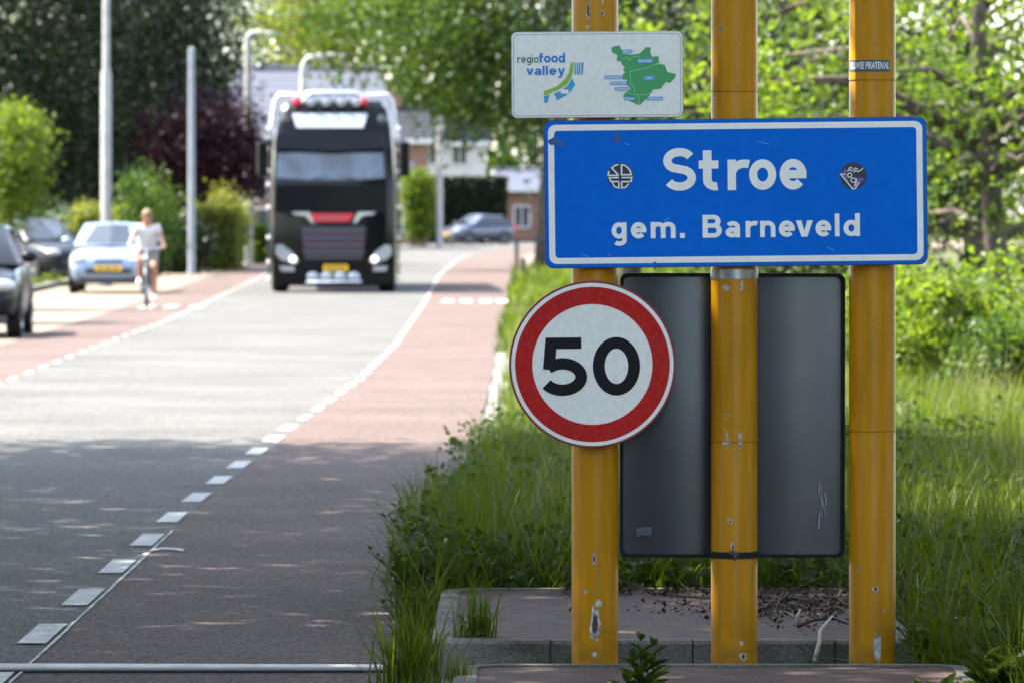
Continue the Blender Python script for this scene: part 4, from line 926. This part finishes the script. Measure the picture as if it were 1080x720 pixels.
def fingers(s):
    for i in range(4):
        x = s*(.262+i*.016); L = (.9, 1.05, 1.0, .8)[i]
        yield [(x, -.18, 1.03), (x, -.18-.045*L, 1.028), (x, -.18-.05*L, 1.0), (x, -.18-.03*L, .985)]
    yield [(s*.262, -.16, 1.02), (s*.245, -.19, 1.005), (s*.25, -.205, .995)]
for s in (-1, 1):
    mb = MB()
    for f in fingers(s): mb.tube(f, [.010, .009, .008, .006][:len(f)], 6)
    mb.build('fingers', M['skin'], pe, smooth=180)
skin_mesh('shirt', [(0, .20, .95), (0, .17, 1.08), (0, .12, 1.24), (0, .09, 1.35), (-.165, .09, 1.335), (-.22, .07, 1.215), (.165, .09, 1.335), (.22, .07, 1.215)], [(0, 1), (1, 2), (2, 3), (3, 4), (4, 5), (3, 6), (6, 7)], [(.165, .13), (.165, .125), (.17, .125), (.13, .095), .078, .072, .078, .072], 'shirt', pe)
skin_mesh('shorts', [(0, .20, .93), (-.09, .16, .905), (-.112, -.10, .835), (.09, .16, .905), (.115, -.05, .755)], [(0, 1), (1, 2), (0, 3), (3, 4)], [(.165, .125), .118, .088, .118, .088], 'shorts', pe)
for fx, fyy, fz in ((-.122, -.19, .435), (.128, .02, .165)):
    MB().ball((fx, fyy, fz), (.048, .135, .045), 12).build('shoe', M['shoe'], pe, smooth=180)
mb = MB(); mb.ball((0, .045, 1.565), (.083, .098, .090), 14); mb.build('hair', M['hair'], pe, smooth=180)
mb = MB(); mb.ball((0, -.060, 1.51), (.012, .018, .018), 8); mb.build('nose', M['skin'], pe, smooth=180)
for s in (-1, 1):
    MB().ball((s*.032, -.045, 1.535), (.012, .008, .008), 8).build('eye', M['eye'], pe, smooth=180)
    MB().ball((s*.08, .04, 1.52), (.012, .022, .03), 8).build('ear', M['skin'], pe, smooth=180)
MB().ball((0, -.048, 1.475), (.024, .008, .007), 8).build('mouth', M['lip'], pe, smooth=180)

# ------------------------------------------------------------------ lamp posts, posts, rail
def post(name, label, px, d, ztop, r0, r1, mt, arm=None, cat='lamp post', group=None, step=None):
    root = empty(name, (wx(px, d), d, 0), 0, label, cat, group)
    pts = [(0, 0, 0), (0, 0, .1)]; rr_ = [r0*1.15, r0]
    if step: pts += [(0, 0, step), (0, 0, step+.12)]; rr_ += [r0*.9, r1*1.1]
    pts += [(0, 0, ztop-(arm or 0)*.3)]; rr_ += [r1]
    if arm:
        for a in (20, 40, 60, 80, 90): pts.append((arm*.35*(1-math.cos(R(a))), 0, ztop-arm*.35+arm*.35*math.sin(R(a)))); rr_.append(r1)
        pts.append((arm, 0, ztop+.03)); rr_.append(r1*.8)
    MB().tube(pts, rr_, 14).build('post', M[mt], root, smooth=50)
    if arm:
        hd = MB().box((arm+.2, 0, ztop+.03), (.42, .16, .08)).build('lamp_head', M['lamp_metal'], root, bevel=.03)
        MB().box((arm+.2, 0, ztop-.02), (.30, .12, .03)).build('lamp_glass', M['lamp_glass'], hd, bevel=.01)
    else: MB().lathe([(r1*1.05, ztop-.02), (r1*1.05, ztop+.02), (1e-3, ztop+.05)], n=14).build('cap', M[mt], root)
    return root
post('lamp_post', 'tall pale stepped lamp post behind the blue car', 112, 118, 9.0, .125, .072, 'concrete', 1.2, step=wz(78, 118), group='lamp posts along the left side')
post('utility_post', 'plain grey post without a lamp in front of the dark trees', 202, 140, wz(52, 140), .095, .08, 'post_grey', cat='post')
post('lamp_post', 'lamp post with curved arm standing beside the trimmed hedge', 262, 162, wz(36, 162), .14, .11, 'concrete', .42, step=wz(205, 162), group='lamp posts along the left side')
post('lamp_post', 'lamp post with curved arm rising behind the truck roof', 320, 190, wz(60, 190), .14, .12, 'concrete', 1.25, group='lamp posts along the left side')
post('white_post', 'straight pale post standing right of the truck', 463.5, 235, wz(120, 235), .15, .13, 'concrete', cat='post')
rl = empty('rail_barrier', (wx(545, 146), 146, 0), 0, 'low dark rail barrier left of the blue sign', 'barrier')
MB().box((0, 0, .40), (.10, .10, .82)).build('post', M['wood_dark'], rl, bevel=.01); MB().box((1.55, .4, .40), (.10, .10, .80)).build('post', M['wood_dark'], rl, bevel=.01)
MB().box((.72, .2, .83), (1.8, .10, .08), rz=R(14)).build('rail', M['wood_dark'], rl, bevel=.01)
bo = empty('bollard', (wx(551.5, 128), 128, 0), 0, 'short brown wooden bollard at the verge edge', 'bollard')
MB().tube([(0, 0, 0), (0, 0, .48)], .075, 12).build('wooden_body', M['wood'], bo, smooth=50); MB().lathe([(.078, .48), (.07, .51), (1e-3, .53)], n=12).build('cap', M['wood_dark'], bo)

# ------------------------------------------------------------------ houses
def house(label, x0, x1, y0, y1, eave, ridge, wall, tile, hip=0, wins=(), axis='x', over=.35, name='house'):
    cx, cy_ = (x0+x1)/2, (y0+y1)/2; root = empty(name, (cx, cy_, 0), 0, label, 'house'); dx, dy = (x1-x0)/2, (y1-y0)/2
    mb = MB(); mb.box((0, 0, eave/2), (2*dx, 2*dy, eave))
    if not hip and axis == 'x':
        for s in (-1, 1): mb.add([(s*dx, -dy, eave), (s*dx, dy, eave), (s*dx, 0, ridge-.05), (s*(dx-.2), -dy, eave), (s*(dx-.2), dy, eave), (s*(dx-.2), 0, ridge-.05)], [(0, 1, 2), (5, 4, 3)])
    mb.build('wall', M[wall], root)
    ex, ey = dx+over, dy+over; mb = MB(); e2 = eave-.08
    rx = ex-hip
    vs = [(-ex, -ey, e2), (ex, -ey, e2), (ex, ey, e2), (-ex, ey, e2), (-rx, 0, ridge), (rx, 0, ridge)]
    vs += [(x, y, z-.16) for x, y, z in vs]
    mb.add(vs, [(0, 1, 5, 4), (1, 2, 5), (2, 3, 4, 5), (3, 0, 4), (6, 7, 8, 9)]+[(i, (i+1) % 4, (i+1) % 4+6, i+6) for i in range(4)])
    rf = mb.build('roof', M[tile], root)
    MB().box((0, -ey-.03, e2-.08), (2*ex, .12, .22)).build('fascia', M['trim_white'], root)
    mb = MB(); mb.tube([(-rx, 0, ridge+.02), (rx, 0, ridge+.02)], .12, 8); mb.build('ridge', M[tile], rf)
    mb = MB(); mb.box((dx*.45, .3, ridge+.1), (.6, .6, 1.3)); mb.box((dx*.45, .3, ridge+.78), (.72, .72, .1)); mb.build('chimney', M['brick'], rf)
    for wxx, wzz, ww, wh in wins:
        fr = MB(); 
        for a, b, c, d in ((-ww/2, 0, .08, wh), (ww/2, 0, .08, wh), (0, wh/2, ww+.08, .08), (0, -wh/2, ww+.08, .08), (0, 0, .06, wh)): fr.box((wxx+a, -dy-.04, wzz+b), (c, .1, d))
        w1 = fr.build('window', M['trim_white'], root); MB().box((wxx, -dy-.015, wzz), (ww, .04, wh)).build('pane', M['window'], w1)
    return root
H1 = 236
house('house with pale grey tiled roof rising behind the truck', wx(235, H1), wx(415, H1), H1-4, H1+5, 4.9, wz(73, H1+.5), 'brick', 'tile_grey', hip=1.0, wins=((-2.4, 2.8, 1.6, 1.4), (1.2, 2.8, 1.6, 1.4), (-2.4, 1.0, 1.8, 1.4)))
H2 = 268
house('brick house with dark roof and white fascia right of the truck', wx(330, H2), wx(450, H2), H2-4, H2+4, wz(147, H2), wz(116, H2), 'brick', 'tile_dark', wins=((1.7, 3.3, .9, 1.2), (.1, 3.3, .9, 1.2), (1.7, 1.2, .9, 1.2)), over=.4)
H3 = 300
house('white rendered house half hidden by the leafy tree', wx(440, H3), wx(512, H3), H3-4, H3+4, wz(150, H3), wz(112, H3), 'render_white', 'tile_dark', wins=((-1.1, 4.6, .8, 1.0), (.5, 4.6, .8, 1.0), (-.6, 1.5, 1.4, 1.2)))
H4 = 285
house('low brick outbuilding with pale roof edge left of the blue sign', wx(533, H4), wx(600, H4), H4-3, H4+3, wz(197, H4), wz(180, H4), 'brick', 'tile_grey', wins=((-.8, 1.3, .8, 1.1),), over=.6, name='outbuilding')

# ------------------------------------------------------------------ trees and hedges
# right: woodland edge behind the signs
tree('tree', 'nearest leafy tree at the right edge, bright backlit leaves', 5.35, 60, [(-.3, 0, 4.2, 3.2, 2.6, 3.4), (-1.5, -.6, 2.0, 1.6, 1.4, 1.3), (.4, -.6, 2.2, 1.8, 1.4, 1.5)], 150, 60, .115, 'leaf_light', .16, seed=11, spread=.25, limbs=40, shell=.3)
tree('tree', 'leafy tree filling the gap between middle and right poles', 3.1, 74, [(0, 0, 4.6, 2.6, 2.2, 3.6), (.4, -.4, 1.9, 2.0, 1.6, 1.3)], 140, 60, .125, 'leaf_light', .15, seed=12, spread=.26, limbs=36, shell=.3)
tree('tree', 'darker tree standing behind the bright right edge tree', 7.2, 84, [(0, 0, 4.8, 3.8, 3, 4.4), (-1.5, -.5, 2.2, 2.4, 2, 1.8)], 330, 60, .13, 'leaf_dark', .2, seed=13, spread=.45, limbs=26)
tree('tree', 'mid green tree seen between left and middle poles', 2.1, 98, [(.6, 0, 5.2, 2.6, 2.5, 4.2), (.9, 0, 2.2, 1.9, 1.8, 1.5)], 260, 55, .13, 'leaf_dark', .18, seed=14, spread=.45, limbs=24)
for i, (x, y, h, r, lm, s, lab) in enumerate(((3.75, 50, 1.0, .75, 'leaf_light', 21, 'low sunlit bush right of the right pole, left end of the thicket'), (4.7, 52, 1.15, .9, 'leaf_light', 22, 'low sunlit bush at the right edge, tallest of the thicket'), (4.35, 46.5, .62, .65, 'leaf_mid', 23, 'low dark green bush in front of the sunlit thicket'), (5.6, 49, 1.1, 1.0, 'leaf_light', 24, 'dark bush at the far right of the thicket'))):
    bush('bush', lab, x, y, [(0, 0, h*.55, r, r*.8, h*.55)], 75, 45, .085, lm, s, spread=.12, group='low bushes on the right verge')
tree('tree', 'dense dark tree added as shadow behind the gap between middle and right poles', 4.7, 94, [(0, 0, 4.6, 2.6, 2.5, 4.6), (0, -.5, 2.2, 2.4, 2, 2)], 300, 60, .13, 'leaf_dark', .2, seed=15, spread=.45, limbs=22)  # near-black crown added for shadowed depth between the bright leaves
# overhanging tree in the middle distance
tree('tree', 'large tree with leaning trunk overhanging the road, left of the signs', .95, 150, [(-1.0, 0, 8.0, 4.6, 4, 4.2), (-4.0, -.6, 7.0, 3.2, 3, 2.4), (-1.3, -1, 5.0, 2.0, 2, 1.8), (1.9, 0, 5.6, 2.6, 2.6, 2.4), (.6, -.6, 3.9, 1.3, 1.4, 1.2), (-1.2, -.6, 3.4, .9, 1.0, .7), (-1.9, -.6, 4.1, 1.5, 1.3, .9)], 490, 60, .20, 'leaf_mid', .28, seed=31, spread=.5, limbs=34, lean=(.25, 0), shell=.4)
tree('tree', 'dark tree between the overhanging tree and the signs', 3.9, 165, [(0, 0, 5.5, 3.6, 3, 4.5), (0, -.5, 2.4, 2.6, 2.4, 2.2)], 220, 55, .22, 'leaf_dark', .25, seed=32, spread=.6)
# left: dark trees, plum tree
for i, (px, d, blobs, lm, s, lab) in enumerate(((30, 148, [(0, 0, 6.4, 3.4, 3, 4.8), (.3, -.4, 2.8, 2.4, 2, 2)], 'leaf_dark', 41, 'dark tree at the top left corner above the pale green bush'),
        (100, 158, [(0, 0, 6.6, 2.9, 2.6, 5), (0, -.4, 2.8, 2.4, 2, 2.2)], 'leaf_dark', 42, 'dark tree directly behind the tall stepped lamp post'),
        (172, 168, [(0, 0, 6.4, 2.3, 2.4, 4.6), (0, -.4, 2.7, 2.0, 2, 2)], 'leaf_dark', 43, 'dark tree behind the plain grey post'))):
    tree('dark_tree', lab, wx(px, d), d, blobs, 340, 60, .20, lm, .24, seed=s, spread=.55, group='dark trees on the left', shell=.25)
tree('plum_tree', 'purple leaved tree between grey post and truck', wx(217, 156), 156, [(.0, 0, 3.4, 1.8, 1.5, 1.6), (.9, -.2, 2.8, 1.3, 1, 1.0), (-1.0, 0, 3.1, 1.1, 1, 1.2)], 330, 55, .13, 'leaf_plum', .12, seed=45, spread=.33, shell=.2)
tree('small_tree', 'pale green sunlit small tree at the left edge', wx(14, 119), 119, [(0, 0, 2.9, .72, .8, 1.05), (-.1, 0, 1.9, .75, .7, .75)], 170, 50, .10, 'leaf_light', .08, seed=46, spread=.2, shell=.3)
for px, d, h, r, lm, s, lab in ((152, 136, 2.65, .85, 'leaf_mid', 51, 'rounded green bush behind the cyclist'), (72, 132, 1.6, .75, 'leaf_grey', 52, 'pale flowering bush left of the blue car'), (96, 128, 1.75, .5, 'leaf_yellow', 53, 'yellow green bush just left of the lamp post'), (187, 142, 1.5, .75, 'leaf_dark', 54, 'dark low shrub right of the cyclist'), (235, 152, 2.3, .7, 'leaf_yellow', 55, 'yellowish shrub above the trimmed hedge')):
    bush('bush', lab, wx(px, d), d, [(0, 0, h*.5, r, r*.8, h*.5)], 120, 45, .12, lm, s, spread=.2, group='garden bushes on the left')
hedge('hedge', 'trimmed hedge beside the curved lamp post, sunlit top', wx(206, 150), wx(254, 150), 149, 151.5, wz(219, 150), .09, 'leaf_yellow', 9000, 61)
hedge('hedge', 'trimmed hedge between lamp post and truck', wx(268, 168), wx(292, 168), 167, 169, wz(240, 168), .09, 'leaf_light', 6000, 62)
hedge('hedge', 'dark hedge along the gardens behind the parked cars', wx(-60, 146), wx(196, 146), 145, 146.6, 1.35, .12, 'leaf_dark', 16000, 63)
bush('bush', 'bright green rounded bush beside the pale post', wx(441, 245), 245, [(0, 0, 2.5, .75, .7, .95), (.1, 0, 1.2, .6, .6, 1.1)], 130, 45, .16, 'leaf_light', 71, spread=.2)
hedge('hedge', 'dark green hedge behind the far blue car', wx(410, 276), wx(534, 276), 275, 277, wz(188, 276), .18, 'leaf_dark', 14000, 72)
# trees beyond the houses and the far wood
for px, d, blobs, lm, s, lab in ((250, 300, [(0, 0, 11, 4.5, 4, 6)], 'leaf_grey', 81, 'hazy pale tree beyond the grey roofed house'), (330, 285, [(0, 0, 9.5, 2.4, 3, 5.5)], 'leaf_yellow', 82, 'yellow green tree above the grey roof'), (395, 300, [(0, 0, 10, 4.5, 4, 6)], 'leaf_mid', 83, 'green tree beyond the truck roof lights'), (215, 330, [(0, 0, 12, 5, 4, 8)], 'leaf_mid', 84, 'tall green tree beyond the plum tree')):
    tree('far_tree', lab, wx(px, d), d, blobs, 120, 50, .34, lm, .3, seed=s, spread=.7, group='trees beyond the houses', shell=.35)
rs = np.random.RandomState(90); cl = []
for i in range(70):
    x = rs.uniform(-60, 70); y = rs.uniform(340, 380); h = rs.uniform(5, 8) if -24 < x < -9 else rs.uniform(13, 20); cl.append((x, y, h*.52, rs.uniform(3, 5), 3, h*.5))
far, _ = foliage('far_wood', rs, cl, 3600, 16, .75, M['leaf_mid'], None, spread=1.1, shell=.55)
tag(far, 'distant belt of woodland closing the view behind the houses', 'wood', kind='stuff')

for x, y, z, rr_, sd_ in ((-10.7, 91, 4.4, 1.35, 121), (-9.6, 80.5, 4.0, 1.1, 122)):
    tree('garden_tree', 'small garden tree shading the parking strip', x, y, [(0, 0, z, rr_, rr_, rr_)], 120, 45, .14, 'leaf_mid', .08, seed=sd_, spread=.3, group='garden trees shading the parking strip')
# roadside trees left of the camera whose crowns shade the near road and the signs
shade = [(-7.6, 11, 1), (-8.0, 19.5, 2), (-7.4, 28, 3), (-7.9, 36.2, 4), (-4.6, 23, 5), (3.6, 27.5, 6), (-5.0, 33.5, 7), (-4.4, 14.5, 8), (5.6, 20.0, 9), (6.0, 12.5, 10), (5.4, 35, 11)]
for x, y, s in shade:
    z = 8.0+.3*math.sin(s*2.1)
    tree('unseen_roadside_tree', 'broad leafy roadside tree whose crown shades the near road', x, y, [(0, 0, z, 4.3, 4.3, 2.7), (1.6, .5, z-1.2, 2.6, 3.2, 1.6)], 225, 52, .24, 'leaf_shade', .24, seed=100+s, spread=.55, group='roadside trees shading the near road', limbs=22, shell=.3, up=1.2)

for i, (x, y) in enumerate(((6.2, 9), (6.6, 15), (7.0, 21), (-9.5, 12), (-10.5, 17.5), (-9.8, 23), (-10.6, 29), (-9.6, 6))):  # unseen shrubs added to keep side sky light off the poles
    bush('unseen_shrub', 'unseen dense shrub added beside the near road to block side sky', x, y, [(0, 0, 2.3, 2.2, 3.0, 2.3), (.6, .5, 3.8, 1.5, 2.2, 1.3)], 140, 45, .22, 'leaf_shade', 200+i, 'unseen shrubs blocking side sky', spread=.45)
for i, (x, y) in enumerate(((-6.8, 2), (-7.2, -5), (-6.9, -12.5), (-8, -70), (7, -78), (-2.5, -110), (3, -118))):  # unseen trees added to darken the truck front and the poles' left side
    tree('unseen_roadside_tree', 'unseen leafy tree added behind the viewer to block sky light', x, y, [(0, 0, 6.5, 4.6, 4.6, 5.6), (0, 0, 2.6, 3.4, 3.4, 2.4)], 170, 45, .42, 'leaf_shade', .26, seed=300+i, spread=.8, group='unseen trees blocking sky behind the viewer', limbs=12)

# ------------------------------------------------------------------ grass, weeds, litter, twigs
rs = np.random.RandomState(5)
def in_island(x, y): return ((x > -.30) & (x < 1.45) & (y > 19.2) & (y < 22.0)) | ((x > -.2) & (x < 1.54) & (y < 18.42)) | ((x > -.2) & (x < 1.46) & (y > 18.3) & (y < 19.5))
Q = []; VV = []
def field(n, x0, x1, y0, y1, h0, h1, w0, w1, bend, clump=.25, segs=3, rightof=True):
    k = n//14+1; cx_ = rs.uniform(x0, x1, k); cy_ = rs.uniform(y0, y1, k); hh_ = rs.uniform(.6, 1.25, k)
    i = rs.randint(0, k, n); x = cx_[i]+rs.normal(size=n)*clump*.35; y = cy_[i]+rs.normal(size=n)*clump*.6
    e = np.interp(y, [a for a, _ in KR], [b for _, b in KR])
    ok = ~in_island(x, y)
    if rightof: ok &= x > e+.02+.06*np.sin(y*2.3)+np.where((y > 39) & (y < 62), .15, 0)
    x, y, hf = x[ok], y[ok], hh_[i][ok]; n = len(x)
    B = np.stack([x, y, np.full(n, -.03)], 1); hg = rs.uniform(h0, h1, n)*hf; wd = rs.uniform(w0, w1, n)
    Q.append(blades(rs, B, hg, wd, bend, segs)); t_ = np.clip(rs.uniform(0, 1, n)**1.5*.55+(hf-.6)*.75, 0, 1); VV.append(np.tile(t_, segs))
field(900, -.40, -.15, 21.3, 23.5, .12, .3, .005, .012, 1.0, .12, 3, False)
field(2600, -.47, -.15, 23.5, 30, .12, .38, .005, .013, 1.1, .2, 3, False)
field(17000, -.25, 3.4, 21.9, 32, .10, .34, .005, .014, 1.6)
field(21000, -.25, 3.2, 22.05, 27, .18, .46, .005, .014, .9)
field(5200, 1.42, 3.0, 17, 22.5, .18, .56, .005, .013, .7)
field(1700, -.34, -.02, 20.4, 25.5, .2, .5, .005, .012, .8, .12)
field(27000, -.25, 4.2, 27, 36, .16, .40, .007, .015, .9)
field(26000, -.2, 6, 36, 52, .15, .34, .009, .016, .5, .4)
field(22000, -.2, 9, 52, 85, .15, .36, .016, .030, .5, .6, 2)
field(14000, -.1, 10, 85, 150, .15, .40, .03, .06, .5, .8, 2)
g = np_mesh('grass', np.concatenate(Q), 4, M['grass'], None, np.concatenate(VV)); tag(g, 'tall green grass covering the verge around the signs', 'grass', kind='stuff')
Q = []; VV = []
field(2200, -.2, 4, 22, 50, .4, .62, .003, .005, .35); field(500, -.1, .8, 40, 62, .35, .6, .006, .012, .3)
g = np_mesh('dry_grass', np.concatenate(Q), 4, M['grass_dry'], None, np.concatenate(VV)); tag(g, 'pale seeding grass stalks standing in the verge', 'grass', kind='stuff')
# left lawn strip
Q = []; VV = []
field(9000, -16, -9.6, 118, 144, .08, .2, .03, .06, .6, .6, 2, rightof=False)
g = np_mesh('lawn', np.concatenate(Q), 4, M['grass'], None, np.concatenate(VV)); tag(g, 'short grass of the strip behind the parked cars', 'grass', kind='stuff')
# broad-leaved ground cover behind and beside the islands
n = 34000; cc = rs.randint(0, 420, n); x = rs.uniform(-.45, 4.2, 420)[cc]+rs.normal(size=n)*.12; y = np.concatenate([rs.uniform(22.05, 23.6, 190), rs.uniform(16.6, 22.4, 110), rs.uniform(22.5, 40, 120)])[cc]+rs.normal(size=n)*.22; hgt = rs.uniform(.01, 1, n)*rs.uniform(.08, .34, 420)[cc]
ok = ~in_island(x, y) & ((y > 22.02) | (x > 1.46)) & (x > -.46) ; C = np.stack([x, y, hgt], 1)[ok]
g = np_mesh('weeds', leaf_quads(rs, C, .055, 1.0, .6), 4, M['weed'], None, rs.uniform(0, 1, len(C))); tag(g, 'low broad leaved weeds along the island edge', 'weeds', kind='stuff')
n = 1900; x = np.concatenate([rs.normal(1.12, .24, 1200), rs.uniform(-.1, 1.4, 700)]); y = np.concatenate([rs.normal(21.0, .45, 1200), rs.uniform(21.6, 22.0, 700)])
ok = (x > .2) & (x < 1.4) & (y > 19.45) & (y < 22.0); C = np.stack([x, y, .117+rs.uniform(.002, .02, n)], 1)[ok]
g = np_mesh('leaf_litter', leaf_quads(rs, C, .024, 1.5, .5), 4, M['litter'], None, rs.uniform(0, 1, len(C))); tag(g, 'dark dead leaves scattered on the island bricks', 'leaf litter', kind='stuff')

def tuft(label, x, y, z, n, h, seed, spread=.04, bend=.6):
    rs2 = np.random.RandomState(seed); root = empty('grass_tuft', (x, y, z), 0, label, 'grass tuft', 'grass tufts at the kerb')
    B = np.stack([rs2.normal(size=n)*spread, rs2.normal(size=n)*spread, np.full(n, -.01)], 1)
    np_mesh('grass_blades', blades(rs2, B, rs2.uniform(.4, 1, n)*h, rs2.uniform(.004, .008, n), bend), 4, M['grass'], root, np.tile(rs2.uniform(.3, 1, n), 3)); return root
tuft('tall grass tuft at the lane edge beside the near island corner', wx(432, 18.5), 18.5, 0, 260, .42, 1, .05)
tuft('grass tuft growing from the left corner of the far island', wx(503, 19.6), 19.6, .11, 110, .26, 2, .03)
tuft('small grass tuft on the near island corner', wx(485, 17.9), 17.9, .11, 40, .11, 3, .02)
tuft('grass tuft at the bottom edge left of the near island', wx(450, 17.7), 17.7, 0, 120, .2, 4, .06)
tuft('tall grass tuft at the right end of the near island', wx(1000, 18.6), 18.6, 0, 200, .4, 5, .07)
def plant(label, x, y, z, h, nst, leaf, seed, lean=.25, pairs=7, lm='weed'):
    rs2 = np.random.RandomState(seed); root = empty('weed_plant', (x, y, z), 0, label, 'weed', 'leafy weeds round the islands'); mb = MB(); Ls = []
    for i in range(nst):
        a = rs2.uniform(0, 6.283); hh_ = h*rs2.uniform(.6, 1); ln = lean*rs2.uniform(.3, 1.2)*hh_; d = np.array([math.cos(a), math.sin(a), 0])
        p = [d*ln*t*t+np.array([0, 0, hh_*t])+d*.01 for t in np.linspace(0, 1, 6)]; mb.tube([Vector(q) for q in p], [.004, .0037, .0033, .003, .0025, .0015], 5)
        for j in range(pairs):
            t_ = .18+.82*j/(pairs-1); c = d*ln*t_*t_+np.array([0, 0, hh_*t_]); L = leaf*(1.15-.55*t_)*rs2.uniform(.8, 1.2)
            for s in (0, 1):
                b = j*1.9+s*math.pi+rs2.normal()*.3; o = np.array([math.cos(b), math.sin(b), .45+.6*t_+rs2.normal()*.15]); o /= np.linalg.norm(o)
                sd_ = np.cross(o, [0, 0, 1.]); sd_ /= max(1e-6, np.linalg.norm(sd_)); nn = np.cross(sd_, o); W = L*.20
                q0, q1, q2, q3 = c, c+o*L*.33-nn*L*.02, c+o*L*.68-nn*L*.07, c+o*L-nn*L*.20
                up_ = nn*W*.35
                Ls += [[q0, q1+sd_*W+up_, q2+sd_*W*.8+up_, q3], [q0, q3, q2-sd_*W*.8+up_, q1-sd_*W+up_]]
    mb.build('stem', M['weed'], root, smooth=180); V = np.array(Ls); np_mesh('leaf', V, 4, M[lm], root, np.repeat(rs2.uniform(0, 1, len(V)//2), 2)); return root
plant('upright leafy weed in front of the left pole base', wx(683, 17.1), 17.1, .06, .26, 3, .10, 1, .35)
plant('low leafy weed at the bottom edge between left and middle poles', wx(650, 17.0), 17.0, .05, .13, 4, .085, 2, .5)
plant('broad leaved weed at the bottom right corner', wx(1050, 17.4), 17.4, 0, .22, 7, .14, 3, .5, 6)
plant('leafy weed overlapping the right end of the near island', wx(985, 17.3), 17.3, 0, .14, 6, .11, 4, .6, 5)
plant('dark leafy weed right of the right pole foot', wx(975, 18.9), 18.9, 0, .20, 8, .085, 5, .5, 6)
plant('leafy sprig leaning over the lane edge, upper one', wx(444, 25.2), 25.2, 0, .30, 9, .07, 6, .7, 8)
plant('leafy sprig leaning over the lane edge, lower one', wx(432, 22.4), 22.4, 0, .25, 9, .065, 7, .8, 8)
plant('leafy sprig low at the lane edge beside the island kerb', wx(432, 20.6), 20.6, 0, .22, 7, .06, 8, .6, 7)
plant('small weed on the near island front of the middle pole', wx(800, 17.0), 17.0, .08, .07, 3, .05, 9, .5, 5)
plant('leafy weed at the right edge among the grass', wx(1062, 19.6), 19.6, 0, .30, 7, .10, 10, .5, 7)
def twig(label, pts, r, mt, d):
    root = empty('twig', (0, 0, 0), 0, label, 'twig', 'fallen twigs on the far island'); Ps = [P(*p) if len(p) == 3 else P(p[0], p[1], d) for p in pts]
    root.location = Ps[0]; MB().tube([p-Ps[0] for p in Ps], [r*(1-.6*i/(len(Ps)-1)) for i in range(len(Ps))], 7).build('branch', M[mt], root, smooth=180); return root
twig('pale crooked twig hanging over the island kerb', [(859, 697, 19.2), (864, 678, 19.26), (865, 665, 19.5), (873, 655, 19.8), (878, 649, 20.0)], .010, 'twig_pale', 19.3)
twig('short pale stub of twig upright on the bricks', [(840, 660, 19.95), (841, 650, 19.95), (844, 642, 19.97)], .009, 'twig_pale', 19.9)
twig('long dark twig lying across the bricks toward the right pole', [(842, 660, 19.9), (858, 653, 20.1), (880, 652, 20.15), (900, 660, 19.9), (912, 664, 19.8)], .007, 'twig_dark', 19.9)
twig('dark twig leaning on the island kerb face', [(840, 678, 19.36), (858, 690, 19.22), (872, 698, 19.15)], .005, 'twig_dark', 19.3)
twig('thin dark twig lying left of the middle pole', [(690, 626, 21.75), (715, 629, 21.6), (748, 631, 21.5)], .012, 'twig_dark', 21.5)
twig('thin grey twig lying beside the dead leaves', [(806, 647, 20.6), (818, 644, 20.7), (830, 645, 20.65), (838, 650, 20.4)], .006, 'twig_pale', 20.5)
